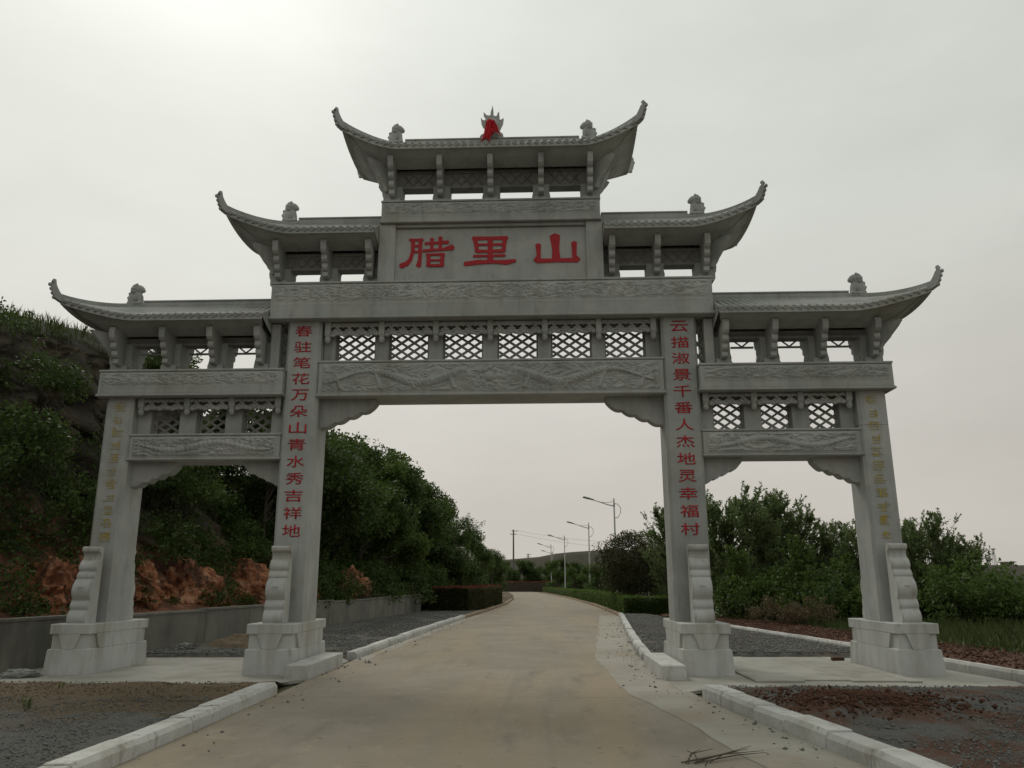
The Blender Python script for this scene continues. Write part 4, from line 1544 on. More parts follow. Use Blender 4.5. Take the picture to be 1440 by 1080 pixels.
def broad_tree(seed, H=5.0, W=1.6, nclump=75, per=95, leaf=.14, mat=LEAF_DARK, low=.12, top=1.0):
    """bushy tree: uneven lobes, clumps carried on limbs"""
    r = np.random.default_rng(seed)
    mb = MB()
    trunk = branch(mb, (0, 0, -.4), (r.normal(0, .15), r.normal(0, .15), H * .72), .035 * H * .5, .02, r, 6, .03, 7)
    lobes = []
    for i in range(13):
        t = low + .08 + (.82 - low) * ((i * .618) % 1.0)
        a = i * 2.4 + r.uniform(-.4, .4)
        rad = W * (math.sin(math.pi * min(1, .18 + t * .85)) ** .7) * r.uniform(.45, .85)
        lobes.append((rad * math.cos(a), rad * math.sin(a), H * t, r.uniform(.5, .85) * W * .55))
    lobes.append((0, 0, H * .86, W * .42))
    C = []
    for k in range(nclump):
        lx, ly, lz, lr = lobes[r.integers(len(lobes))]
        d = unit(r.normal(size=3))
        q = np.array([lx, ly, lz]) + d * lr * r.uniform(.35, 1.05) * np.array([1, 1, .85])
        if q[2] > low * H * .6:
            C.append(q)
    C = np.array(C)
    for (lx, ly, lz, lr) in lobes:
        z0 = min(lz * .62, H * .66)
        branch(mb, (0, 0, z0), (lx, ly, lz), .028 * H * .35, .012, r, 4, .1, 5)
    for q in C[::2]:
        l = min(lobes, key=lambda e: np.hypot(np.hypot(e[0] - q[0], e[1] - q[1]), e[2] - q[2]))
        branch(mb, l[:3], q, .014, .005, r, 2, .1, 3)
    V, F = clump_leaves(r, C, per, r.uniform(.25, .48, len(C)) * W * .55, leaf)
    return mb.mesh('trunk', BARK, True, fix=False), fast_mesh('crown', V, F, mat)


def shoot_tree(seed, H=5.2, W=1.7, nprim=26, leaf=.15, mat=LEAF_SAP, stems=2):
    """young tree with ascending shoots, leaves set along every shoot"""
    r = np.random.default_rng(seed)
    mb = MB()
    P, D, Ls = [], [], []

    def shoot(a, b, r0, nl, up=.5, spread=.12):
        pts = branch(mb, a, b, r0, .004, r, 4, .10, 4)
        pts = np.array(pts)
        t = np.sort(r.uniform(.12, 1.0, nl)) * (len(pts) - 1)
        q = np.stack([np.interp(t, range(len(pts)), pts[:, i]) for i in range(3)], 1)
        ax = unit(pts[-1] - pts[0])
        dd = unit(r.normal(size=(nl, 3)) + ax * .9 + np.array([0, 0, .15]))
        P.append(q + r.normal(0, .012, (nl, 3)))
        D.append(dd)
        Ls.append(leaf * r.uniform(.6, 1.2, nl))
        return pts
    for s in range(stems):
        bx, by = r.normal(0, .18, 2) * (stems > 1)
        hh = H * r.uniform(.85, 1.0)
        lean = r.normal(0, .25, 2)
        tr = np.array(branch(mb, (bx, by, -.3), (bx + lean[0], by + lean[1], hh * .9), .05, .012, r, 8, .03, 6))
        shoot(tr[-1], tr[-1] + np.array([r.normal(0, .08), r.normal(0, .08), hh * .12]), .01, 26)
        for k in range(nprim // stems):
            f = r.uniform(.08, .95)
            a0 = np.array([np.interp(f * (len(tr) - 1), range(len(tr)), tr[:, i]) for i in range(3)])
            an = r.uniform(0, 6.28)
            L = W * (1.1 - .62 * f) * r.uniform(.7, 1.15)
            ti = r.uniform(.3, .8)
            e = a0 + np.array([math.cos(an) * L * math.sin(ti), math.sin(an) * L * math.sin(ti), L * (.35 + .75 * math.cos(ti))])
            pts = shoot(a0, e, .018, 34)
            for q in range(r.integers(4, 8)):
                g0 = pts[r.integers(1, len(pts))]
                L2 = L * r.uniform(.25, .5)
                out = unit(np.array([math.cos(an), math.sin(an), 0]) * .6 + r.normal(0, .5, 3) * np.array([1, 1, .3]) + np.array([0, 0, 1.0]))
                shoot(g0, g0 + out * L2, .008, 24)
    P, D, Ls = np.concatenate(P), np.concatenate(D), np.concatenate(Ls)
    V, F = leaf_geo(P, D, Ls, r, .21, .06)
    return mb.mesh('trunk', BARK, True, fix=False), fast_mesh('crown', V, F, mat)


def shrub(seed, H=1.6, W=1.0, n=34, per=70, leaf=.10, mat=LEAF_MID, spiky=0.0):
    r = np.random.default_rng(seed)
    mb = MB()
    C = []
    for k in range(n):
        a = r.uniform(0, 6.28)
        q = math.sqrt(r.uniform(0, 1)) * W
        z = H * (1 - .55 * (q / W) ** 2) * r.uniform(.25, 1.0)
        C.append((q * math.cos(a), q * math.sin(a), z))
        if k % 2 == 0:
            branch(mb, (q * .15 * math.cos(a), q * .15 * math.sin(a), -.25), C[-1], .014, .004, r, 3, .12, 4)
    C = np.array(C)
    V, F = clump_leaves(r, C, per, r.uniform(.15, .30, n) * (W + H) * .5, leaf, droop=.1, up=spiky)
    return mb.mesh('stems', BARK, True, fix=False), fast_mesh('foliage', V, F, mat)


def plant(name, pair, loc, label, cat, group=None, s=1.0, rz=0.0, sz=None, parts=('trunk', 'crown')):
    root = empty(name, loc, label, cat, group)
    root.rotation_euler = (0, 0, rz)
    root.scale = (s, s, sz or s)
    for n, me in zip(parts, pair):
        link(n, me, root)
    return root


rs = random.Random(21)
BROAD = [broad_tree(31, 5.2, 2.0, 150, 110, .13, LEAF_DARK, .04), broad_tree(32, 5.0, 1.9, 145, 110, .13, LEAF_MID, .04), broad_tree(33, 4.6, 2.2, 150, 105, .12, LEAF_DARK, .0),
         broad_tree(34, 5.4, 1.8, 135, 100, .14, LEAF_FRESH, .05)]
SHRUB_SAP = shrub(45, 1.6, 1.0, 36, 80, .10, LEAF_MID)
SHRUB = [shrub(41, 1.5, 1.0, 36, 80, .10, LEAF_DARK), shrub(42, 1.3, 1.1, 36, 80, .09, LEAF_MID), shrub(43, 1.7, .9, 34, 75, .10, LEAF_FRESH), shrub(44, 1.1, 1.0, 30, 70, .08, LEAF_DRY)]
SAPL = [shoot_tree(51, 5.4, 2.1, 56, .135, stems=3), shoot_tree(52, 5.0, 1.9, 52, .13, stems=2), shoot_tree(53, 4.6, 2.0, 52, .135, stems=3), shoot_tree(54, 5.2, 1.8, 52, .13, stems=2)]


def hill_z(y, x):
    """height of the hillside surface above a given place"""
    U = np.linspace(0, 1, 400)
    X, _, Z = hill_pt(np.full(400, float(y)), U)
    i = int(np.argmin(np.abs(X - x)))
    return float(Z[i])


# trees on the bank left of the road (x, y, top z, kind)
HT = [(-11.9, 10.6, 10.0, 0), (-9.4, 14.4, 8.1, 0), (-8.7, 16.4, 8.0, 2), (-12.3, 12.5, 9.9, 1), (-11.0, 14.4, 8.7, 0), (-9.9, 16.2, 7.9, 2), (-8.9, 18.5, 7.9, 0), (-8.4, 21.2, 8.2, 1), (-8.0, 24.6, 8.6, 0), (-7.8, 28.4, 9.0, 3),
      (-10.0, 22.0, 8.6, 2), (-9.4, 27.0, 9.0, 1), (-7.1, 31.6, 8.5, 0), (-8.8, 33.0, 8.8, 2), (-6.7, 35.2, 7.7, 1), (-5.8, 39.2, 6.8, 0), (-7.5, 39.0, 7.4, 2),
      (-5.2, 43.2, 6.1, 2), (-4.8, 48.0, 5.4, 0), (-4.4, 54.0, 4.8, 1), (-4.0, 60.0, 4.5, 2), (-3.9, 67.0, 4.4, 0), (-6.4, 47.0, 6.0, 1)]
HTL = ['tree on the rock seen between the brackets of the lowest left roof', 'dark tree filling the left side arch beside the inner column', 'spreading dark tree seen just below the left side dragon beam', 'bushy tree high on the rock above the side arch', 'dark bushy tree seen through the left side lattice', 'rounded dark tree beside the top of the left inner column',
       'tall dark tree just right of the left inner column', 'mid green tree rising near the left spandrel bracket', 'tallest dark tree of the bank left of the road',
       'fresh green tree on the crest of the wooded bank', 'dense dark tree behind the left inner column', 'green tree at the back of the wooded bank', 'dark tree sloping down the wooded bank above the wall end',
       'low spreading tree behind the end of the concrete wall', 'mid green tree behind the near end of the red hedge', 'dark tree behind the middle of the red hedge', 'spreading tree at the back behind the red hedge',
       'small dark tree behind the far half of the red hedge', 'dark tree at the far end of the red hedge', 'small green tree past the red hedge left of the road', 'low dark tree far down the left roadside',
       'last dark tree before the road bends left', 'green tree behind the far end of the red hedge']
HH = [5.2, 5.0, 4.6, 5.4]
for (x, y, zt, k), lb in zip(HT, HTL):
    zb = hill_z(y, x)
    zb = min(zb, zt - 1.6)
    h = zt - zb - .15
    s = h / (HH[k] * .97)
    plant('bank_tree', BROAD[k], (x, y, zb), lb, 'tree', 'trees on the wooded bank left of the road', max(s, .85 if h > 2.5 else .7), rs.uniform(0, 6.28), s)

# shrubs on the hillside
for i in range(62):
    y = rs.uniform(-4, 30) if i < 48 else rs.uniform(26, 46)
    u = rs.uniform(.16, .6)
    if y < 9 and u > .47 and i % 5:
        u = rs.uniform(.2, .44)
    X, Y, Z = [float(np.asarray(t).ravel()[0]) for t in hill_pt(np.array([y]), np.array([u]))]
    k = rs.choice([0, 0, 0, 0, 1, 1, 3]) if y > 2 else rs.choice([0, 0, 0, 0, 1])
    zone = 'left of the outer left column' if y < 5.5 else ('seen through the left side arch' if y < 16 else 'right of the left inner column')
    lab = ['dark green', 'mid green', 'fresh green', 'dry brownish'][k] + ' shrub on the rocky hillside ' + zone
    plant('hillside_shrub', SHRUB[k], (X + .1, Y, Z - .15), lab, 'shrub', ['dark', 'mid green', 'fresh green', 'dry'][k] + ' hillside shrubs ' + zone, rs.uniform(.7, 1.35), rs.uniform(0, 6.28), parts=('stems', 'foliage'))


for i in range(52):
    y = 12 + i * .78 + rs.uniform(-.3, .3)
    X, Y, Z = [float(np.asarray(t).ravel()[0]) for t in hill_pt(np.array([y]), np.array([rs.uniform(.03, .2)]))]
    k = rs.choice([0, 0, 1, 0, 1, 3])
    z = 'behind the red hedge' if y > 28 else 'above the concrete wall'
    plant('bank_shrub', SHRUB[k], (X - .35, Y, Z - .2), ['dark green', 'mid green', '', 'dry brownish'][k] + ' shrub at foot of the wooded bank ' + z, 'shrub', ['dark', 'mid green', '', 'dry'][k] + ' bank shrubs ' + z,
          rs.uniform(1.0, 1.7), rs.uniform(0, 6.28), parts=('stems', 'foliage'))


def undergrowth():
    r = np.random.default_rng(61)
    n = 7000
    Y = np.where(r.uniform(0, 1, n) < .7, r.uniform(-6, 26, n), r.uniform(24, 60, n))
    U = r.uniform(.08, .74, n)
    nz = fbm(Y * .45, U * 7, o=3, s=71)
    cov = np.where(U < .2, .55, np.where((U > .46) & (Y < 10), .34, .95))
    k = nz < (.25 + cov * .45)
    Y, U = Y[k], U[k]
    X, Y, Z = hill_pt(Y, U)
    C = np.stack([X + r.uniform(-.05, .3, len(X)), Y, Z + r.uniform(0, .3, len(X))], 1)
    V, F = clump_leaves(r, C, 24, r.uniform(.22, .5, len(C)), .11, .1, .15)
    o = link('undergrowth', fast_mesh('undergrowth', V, F, LEAF_DARK))
    tag(o, 'tangled dark undergrowth covering the left hillside', 'undergrowth', kind='stuff')


undergrowth()


def grass(name, P, h0, h1, mat, seed, label, w=.012, lean=.35):
    r = np.random.default_rng(seed)
    n = len(P)
    h = r.uniform(h0, h1, n)
    a = r.uniform(0, 6.28, n)
    dx, dy = np.cos(a), np.sin(a)
    ln = np.abs(r.normal(0, lean, n)) * h
    b = r.uniform(0, 6.28, n)
    side = np.stack([np.cos(b), np.sin(b), np.zeros(n)], 1) * w
    mid = P + np.stack([dx * ln * .35, dy * ln * .35, h * .6], 1)
    tip = P + np.stack([dx * ln, dy * ln, h], 1)
    V = np.stack([P - side, P + side, mid + side * .7, tip, mid - side * .7], 1).reshape(-1, 3)
    F = np.arange(n * 5).reshape(-1, 5)
    return tag(link(name, fast_mesh(name, V, F, mat)), label, 'grass', kind='stuff')


r_ = np.random.default_rng(77)
gy = r_.uniform(-12, 11, 5000); gu = r_.uniform(.66, .80, 5000)
gx, gy, gz = hill_pt(gy, gu)
grass('crest_grass', np.stack([gx, gy, gz - .05], 1), .15, .5, GRASSM, 1, 'tufts of grass along the crest of the rocky hill', .014)
fx_ = r_.uniform(9.8, 24, 16000); fy_ = r_.uniform(0, 20, 16000)
k_ = fx_ > interp(FR2, fy_) - .5
grass('field_grass', np.stack([fx_, fy_, np.full(16000, .05)], 1)[k_], .12, .45, GRASSM, 2, 'rough grass in the field at the far right', .014)


for i, (x, y, z) in enumerate([(-9.0, 6.6, .9), (-8.3, 10.0, .9), (-9.7, 4.4, .9), (-8.75, 8.2, .85), (-7.7, 13.6, .9), (-9.9, 1.4, .9), (-10.3, -.6, .9), (-9.6, 9.8, 2.3), (-9.1, 12.6, 2.5)]):
    plant('ledge_shrub', SHRUB[[0, 1, 0, 0, 3][i % 5]], (x - .25, y, z - .25), 'small %s shrub among the orange rocks above the wall' % ['dark', 'mid green', 'dark', 'dark', 'dry'][i % 5], 'shrub', '%s shrubs among the rocks' % ['dark', 'mid green', 'dark', 'dark', 'dry'][i % 5],
          .45 + .07 * (i % 4) + (.3 if i > 7 else 0), i * 1.3, parts=('stems', 'foliage'))


# ---- orange rock outcrops
def rock(seed, rad, mat):
    r = np.random.default_rng(seed)
    bm = bmesh.new()
    bmesh.ops.create_icosphere(bm, subdivisions=5, radius=1.0)
    co = np.array([v.co for v in bm.verts])
    for k in range(38):
        n = unit(r.normal(size=3))
        c = r.uniform(.55, .92)
        d = co @ n - c
        co = co - np.clip(d, 0, None)[:, None] * n[None] * .93
    co *= 1 + .42 * (fbm(co[:, 0] * 2.5 + 9, co[:, 1] * 2.5, co[:, 2] * 2.5, 4, seed) - .5)[:, None]
    rg = fbm(co[:, 0] * 3.2 + 3, co[:, 1] * 3.2, co[:, 2] * 5.0, 3, seed + 7)
    co *= 1 + .38 * (np.abs(2 * rg - 1)[:, None] - .2)
    co *= 1 + .22 * (fbm(co[:, 0] * 9 + 9, co[:, 1] * 9, co[:, 2] * 9, 3, seed) - .5)[:, None]
    co *= np.array(rad)
    for v, p in zip(bm.verts, co):
        v.co = p
    me = bpy.data.meshes.new('rock')
    bm.to_mesh(me)
    bm.free()
    me.materials.append(mat)
    return me


ORANGE = surf('orange_rock', [(.13, .045, .022), (.25, .095, .045), (.37, .165, .085), (.47, .28, .18)], 2.2, .95, .9, 7,
              [(1.6, .5, .62, (.07, .04, .028), .85, (1, 1, .6)), (6, .58, .72, (.42, .32, .24), .6, (1, 1, 1)), (3.5, .56, .66, (.05, .035, .025), .85, (1, 1, .5))], bdist=.08, detail=9)
for i, (p, rad, lb) in enumerate([((-9.4, 8.2, 1.05), (1.35, 1.8, 1.25), 'orange rock outcrop above the wall left of the side arch middle'),
                                  ((-8.6, 11.3, 1.25), (1.3, 2.2, 1.55), 'large orange rock face above the wall beside the left inner column'),
                                  ((-7.3, 19.6, 1.3), (.8, 1.4, 1.15), 'pale orange boulder above the wall just right of the left inner column'),
                                  ((-10.6, 3.0, 1.2), (1.1, 2.0, 1.4), 'dark red rock ledge above the wall at the far left'),
                                  ((-10.4, 6.0, 1.3), (.9, 1.2, 1.1), 'reddish rock peeping out behind the left outer pedestal'),
                                  ((-8.9, 9.8, .95), (.8, 1.0, .7), 'low orange rock between the two larger outcrops'),
                                  ((-8.1, 14.2, 1.2), (.8, 1.5, .9), 'orange ledge behind the shaft of the left inner column')]):
    o = link('rock_outcrop', rock(90 + i, rad, ORANGE), None, p)
    o.rotation_euler = (0, 0, i * 1.3)
    tag(o, lb, 'rock', 'rock outcrops above the wall')


RK = [rock(140 + i, (1, 1, 1), ORANGE) for i in range(4)]
rk = random.Random(4)
for i in range(16):
    y = 1.5 + i * 1.3 + rk.uniform(-.3, .3)
    X, Y, Z = [float(np.asarray(t).ravel()[0]) for t in hill_pt(np.array([y]), np.array([rk.uniform(.13, .21)]))]
    o = link('bank_rock', RK[i % 4], None, (X - .25, Y, Z - .25))
    q = rk.uniform(.65, 1.05)
    o.scale = (q * .9, q * 1.25, q * rk.uniform(.8, 1.25))
    o.rotation_euler = (rk.uniform(-.5, .5), rk.uniform(-.5, .5), rk.uniform(0, 6.28))
    tag(o, 'broken rust-coloured rock jutting from the cut bank above the wall', 'rock', 'broken rocks along the cut bank')
CRAG = surf('cliff_rock', [(.025, .021, .015), (.058, .048, .034), (.095, .078, .056), (.15, .128, .094)], 1.6, .95, .9, 6,
            [(1.1, .5, .62, (.05, .046, .035), .8, (1, 1, .6)), (3.5, .56, .68, (.04, .035, .028), .85, (1, 1, .5)), (.9, .56, .7, (.16, .11, .06), .7, (1, 1, 1))], bdist=.1, detail=9)
CR = [rock(120 + i, (1, 1, 1), CRAG) for i in range(4)]
for i, (y, u, sx, sz, lb) in enumerate([(3.0, .66, 1.7, 1.5, 'grey crag on the hill crest at the left edge'), (4.6, .60, 1.5, 1.6, 'tawny crag below the crest at the far left'), (6.0, .67, 1.5, 1.2, 'top crag behind the lowest left roof tip'),
                                        (7.4, .62, 1.5, 1.5, 'overhanging crag beside the left outer column head'), (5.4, .52, 1.3, 1.3, 'grey crag halfway up the far left rock face'), (7.2, .53, 1.3, 1.2, 'dark crag behind the upper part of the left outer column'),
                                        (1.6, .58, 1.6, 1.6, 'crag cut by the left edge of the picture'), (8.8, .66, 1.4, 1.1, 'crag behind the brackets of the lowest left roof')]):
    X, Y, Z = [float(np.asarray(t).ravel()[0]) for t in hill_pt(np.array([y]), np.array([u]))]
    o = link('crag', CR[i % 4], None, (X - .5, Y, Z - .75))
    o.scale = (sx * .8, sx, sz)
    o.rotation_euler = (i * .4, i * .7, i * 1.9)
    tag(o, lb, 'rock', 'crags of the left hill')

# ---- clipped hedges
def hedge(name, polyfn, y0, y1, h, label, leafside, leaftop=None, n=9000, leaf=.07, seed=0, group=None):
    """polyfn(y)->(xl,xr); leaves on a clipped box over a dark twiggy core"""
    r = np.random.default_rng(seed)
    root = empty(name, (float(np.mean(polyfn(y0))), y0, 0), label, 'hedge', group)
    ox, oy = root.location[0], root.location[1]
    m = MB()
    ny = 12
    ys = np.linspace(y0 + .12, y1 - .12, ny)
    vs = []
    for y in ys:
        a, b = polyfn(y)
        for q in ((a + .14, 0), (b - .14, 0), (b - .14, h - .14), (a + .14, h - .14)):
            vs.append((q[0] - ox, y - oy, q[1]))
    fs = [(i * 4 + j, i * 4 + (j + 1) % 4, (i + 1) * 4 + (j + 1) % 4, (i + 1) * 4 + j) for i in range(ny - 1) for j in range(4)]
    fs += [(0, 1, 2, 3), tuple((ny - 1) * 4 + j for j in (3, 2, 1, 0))]
    m.add(vs, fs)
    m.obj('twig_core', BARK, root)

    def pts(k, face):
        y = y0 + (y1 - y0) * r.uniform(0, 1, k) ** 1.25
        ab = np.array([polyfn(v) for v in y])
        f = r.uniform(0, 1, k)
        if face == 'top':
            P = np.stack([ab[:, 0] + (ab[:, 1] - ab[:, 0]) * f, y, np.full(k, h)], 1)
            D = unit(np.array([0, 0, 1.0]) + r.normal(0, .45, (k, 3)))
        elif face == 'front':
            y = np.full(k, y0)
            ab = np.array([polyfn(v) for v in y])
            P = np.stack([ab[:, 0] + (ab[:, 1] - ab[:, 0]) * f, y, h * r.uniform(.02, 1, k)], 1)
            D = unit(np.array([0, -.6, .5]) + r.normal(0, .6, (k, 3)))
        else:
            i = 0 if face == 'l' else 1
            P = np.stack([ab[:, i], y, h * r.uniform(.02, 1, k)], 1)
            D = unit(np.array([-.6 if i == 0 else .6, 0, .5]) + r.normal(0, .6, (k, 3)))
        bump = .22 * (fbm(P[:, 0] * 1.3, P[:, 1] * 1.3, P[:, 2] * 1.3, 3, 5) - .5) + np.abs(r.normal(0, .03, k))
        P = P + D * bump[:, None] - D * leaf * .5
        P[:, 0] -= ox
        P[:, 1] -= oy
        return P, D
    A = [pts(n // 3, 'l'), pts(n // 3, 'r'), pts(n // 5, 'front')]
    B = [pts(n // 2, 'top')]
    if leaftop is None:
        A += B
    P = np.concatenate([a[0] for a in A]); D = np.concatenate([a[1] for a in A])
    V, F = leaf_geo(P, D, leaf * r.uniform(.7, 1.3, len(P)), r)
    link('foliage', fast_mesh('foliage', V, F, leafside), root)
    if leaftop is not None:
        V, F = leaf_geo(B[0][0], B[0][1], leaf * r.uniform(.7, 1.5, len(B[0][0])), r)
        link('new_or_lit_top', fast_mesh('new_or_lit_top', V, F, leaftop), root)  # red hedges: new leaves; green hedges: lit top painted as paler leaves
    return root


hedge('clipped_hedge', lambda y: (float(interp(WALL, y)) + .35, float(interp(ROAD_L, y)) - .45 - .5 * max(0, (31 - y) / 3)), 28.3, 45, 1.22, 'clipped hedge with reddish new leaves on the left of the road', LEAF_BRONZE, HEDGE_RED, 26000, .11, 1)
hedge('clipped_hedge', lambda y: (float(interp(ROAD_R, y)) + .35, float(interp(ROAD_R, y)) + (2.7 if y < 25.6 else 1.5)), 24.0, 60, .80, 'low clipped green hedge along the right edge of the road', LEAF_MID, LEAF_FRESH, 26000, .075, 2)  # fresher leaf colour on top paints in the lit hedge top
hedge('clipped_hedge', lambda y: (float(interp(ROAD_R, y)) + .35, float(interp(ROAD_R, y)) + 1.6), 60.5, 104, .72, 'far stretch of low green hedge where the road bends', LEAF_MID, LEAF_FRESH, 9000, .10, 3)  # lit top put into the leaf colour here too
hedge('clipped_hedge', lambda y: (-9.0 + (y - 112) * .2, 6.0), 114, 117, 1.5, 'dark reddish hedge closing the view where the road bends away', LEAF_RED, HEDGE_RED, 9000, .12, 4)

# ---- right-hand roadside trees and shrubs
def dome_tree(seed, H, W, n, per, leaf, mat):
    """low dome of dense foliage on a short forked trunk"""
    r = np.random.default_rng(seed)
    mb = MB()
    C = []
    for k in range(n):
        z = 1 - 1.75 * (k + .5) / n
        a = k * 2.399963 + r.normal(0, .2)
        q = math.sqrt(max(0, 1 - z * z))
        s = r.uniform(.62, .98) * (1 + .16 * math.sin(a * 3 + seed) * q)
        C.append((W * s * q * math.cos(a), W * s * q * math.sin(a), H * .52 + H * .46 * s * z))
    C = np.array(C)
    branch(mb, (0, 0, -.3), (0, 0, H * .3), .11, .08, r, 3, .03, 8)
    for q in C[::5]:
        branch(mb, (0, 0, H * .26), q, .045, .008, r, 4, .06, 5)
    V, F = clump_leaves(r, C, per, r.uniform(.30, .48, n) * W * .6, leaf)
    return mb.mesh('trunk', BARK, True, fix=False), fast_mesh('crown', V, F, mat)


PURPLE = dome_tree(61, 4.25, 1.95, 120, 170, .11, LEAF_BRONZE)
plant('bronze_tree', PURPLE, (6.1, 29.6, .05), 'dome-shaped dark bronze-leaved tree right of the road', 'tree', s=1.0, rz=.4)
plant('bronze_tree', PURPLE, (8.2, 32.5, .05), 'second dark bronze tree behind the dome-shaped one', 'tree', s=.82, rz=2.4)
plant('round_shrub', SHRUB[1], (7.6, 27.6, .05), 'rounded mid green shrub beside the foot of the bronze dome tree', 'shrub', s=1.05, rz=1.0, parts=('stems', 'foliage'))
ROUND = broad_tree(62, 4.0, 1.6, 110, 95, .12, LEAF_MID, .2)
for x, y, h, lb, k in [(3.1, 96, 4.5, 'round green tree where the road bends right of the lamps', 0), (5.0, 84, 3.4, 'dark green tree between the far street lamps', 0), (5.9, 70, 3.3, 'green tree beside the third street lamp', 0),
                       (6.2, 60, 3.2, 'small green tree beside the second street lamp', 0), (7.2, 50, 3.3, 'green tree just left of the bronze tree', 0), (6.9, 41, 2.9, 'reddish small tree just left of the bronze dome', 1)]:
    plant('roadside_tree', PURPLE if k else ROUND, (x, y, .05), lb, 'tree', 'small trees along the right roadside', h / 4.1, y, parts=('trunk', 'crown'))

ST = [(7.3, 25.2, 5.4, 0), (8.3, 24.0, 5.6, 1), (9.3, 21.6, 5.5, 3), (10.3, 20.2, 5.5, 2), (11.5, 20.6, 5.65, 0), (12.6, 20.9, 5.2, 1), (13.6, 19.8, 4.3, 3), (14.3, 18.6, 4.0, 2), (15.5, 16.9, 4.0, 1), (16.4, 16.6, 4.35, 0), (17.3, 17.2, 3.6, 3), (18.2, 18.0, 3.0, 2), (12.0, 23.5, 5.3, 2), (14.8, 21.5, 4.3, 0), (15.9, 18.4, 4.3, 3), (16.9, 18.6, 4.2, 1), (17.6, 16.4, 3.2, 2), (11.0, 22.0, 5.4, 1), (8.8, 22.6, 5.4, 2)]
SL = ['leafy sapling just left of the right inner column', 'sapling directly behind the right inner column', 'upright sapling first to the right of the right inner column', 'sapling with feathery tops left of the tallest in the right arch',
      'tallest sapling seen through the right side arch', 'sapling right of the tallest one in the right side arch', 'short sapling in the gap of the right side arch', 'low sapling left of the right outer column',
      'sapling directly behind the right outer column', 'tallest sapling right of the right outer column', 'sapling with lower top at the right of the outer column', 'lowest sapling at the right end of the row',
      'sapling standing at the back behind the right side arch', 'small sapling at the back behind the right outer column',
      'dense sapling just right of the right outer column', 'sapling filling the middle of the group right of the outer column', 'short sapling in front at the right end of the row', 'sapling at the back in the middle of the right arch', 'sapling close behind the right edge of the inner right column']
for (x, y, h, k), lb in zip(ST, SL):
    plant('sapling_tree', SAPL[k], (x, y, .04), lb, 'tree', 'young trees behind the right side bay', h / [5.6, 5.2, 4.8, 5.4][k], rs.uniform(0, 6.28))
YOUNG = shoot_tree(57, 3.4, 1.3, 36, .12, LEAF_FRESH, 3)
for x, y, h, lb in [(10.9, 17.0, 3.3, 'pale fresh green young tree in front of the taller saplings in the right arch'), (12.4, 16.4, 2.6, 'small pale green young tree right of the middle of the right arch'), (9.4, 18.4, 3.0, 'pale young tree close to the right inner column')]:
    plant('young_tree', YOUNG, (x, y, .04), lb, 'tree', s=h / 3.5, rz=x)
for i in range(44):
    x = rs.uniform(8.6, 19)
    y = rs.uniform(14.5, 20) + max(0, 11 - x) * 1.2 - max(0, x - 14) * .3
    k = rs.choice([0, 1, 1, 0])
    z = 'seen through the right side arch' if x < 13.6 else 'right of the right outer column'
    plant('thicket_shrub', [SHRUB[0], SHRUB_SAP][k], (x, y, .02), ['dark', 'mid green'][k] + ' shrub in the thicket below the saplings ' + z, 'shrub',
          ['dark', 'mid green'][k] + ' thicket shrubs ' + z, rs.uniform(1.1, 1.7) * (.55 if x > 16.8 else 1), rs.uniform(0, 6.28), parts=('stems', 'foliage'))
for x, y, lb in [(9.3, 13.6, 'brownish shrub behind the kerb beside the right inner pedestal'), (10.2, 13.2, 'low brown shrub next in the thicket behind the right kerb')]:
    plant('brown_shrub', SHRUB[3], (x, y, .05), lb, 'shrub', s=.95, rz=x, parts=('stems', 'foliage'))


def herb(seed):
    r = np.random.default_rng(seed)
    mb = MB()
    P, D, L = [], [], []
    for k in range(9):
        a = r.uniform(0, 6.28)
        b = np.array([r.normal(0, .18), r.normal(0, .18), 0])
        h = r.uniform(.7, 1.25)
        e = b + np.array([math.cos(a) * .15, math.sin(a) * .15, h])
        branch(mb, b - np.array([0, 0, .1]), e, .012, .005, r, 3, .04, 4)
        n = 46
        t = r.uniform(.15, 1, n)[:, None]
        P.append(b + (e - b) * t)
        an = r.uniform(0, 6.28, n)
        D.append(unit(np.stack([np.cos(an), np.sin(an), r.uniform(.1, .7, n)], 1)))
        L.append(r.uniform(.09, .17, n))
    V, F = leaf_geo(np.concatenate(P), np.concatenate(D), np.concatenate(L), r, .17, .05)
    return mb.mesh('stems', LEAF_MID, True, fix=False), fast_mesh('leaves', V, F, LEAF_FRESH)


HERB = [herb(81), herb(82)]
for i, (x, y) in enumerate([(10.6, 14.2), (11.2, 14.6), (11.7, 14.1), (12.3, 14.3), (12.9, 13.9), (9.9, 14.9)]):
    plant('tall_herb', HERB[i % 2], (x, y, .05), 'tall pale green herb growing behind the kerb in the right side arch', 'plant', 'tall herbs behind the right kerb', rs.uniform(.85, 1.2), rs.uniform(0, 6.28), parts=('stems', 'leaves'))

# far trees and scrub
FT = [(-9, 122, 5.2, 0), (-5, 126, 5, 1), (-1, 124, 4.6, 2), (3, 121, 4.6, 0), (7, 118, 4.8, 2), (-13, 118, 5.5, 1), (-6.5, 80, 4.4, 0), (-5.6, 92, 4.6, 2), (-7.5, 104, 5.0, 1), (-4.6, 70, 4.2, 1), (10, 92, 4.2, 0), (11, 76, 4, 2), (12, 108, 4.4, 1), (8.2, 56, 3.6, 2), (9.2, 64, 3.8, 0), (8.6, 74, 3.8, 1), (8, 86, 4, 2), (10.4, 46, 3.6, 0), (9.6, 38, 3.4, 2), (13, 56, 4, 1), (12.4, 40, 4, 0), (15, 48, 4, 2), (6, 104, 4.2, 0), (18, 36, 3.2, 0), (22, 34, 2.8, 2), (26, 40, 3, 0), (17, 64, 4, 2), (22, 58, 3.6, 0), (30, 50, 3, 2)]
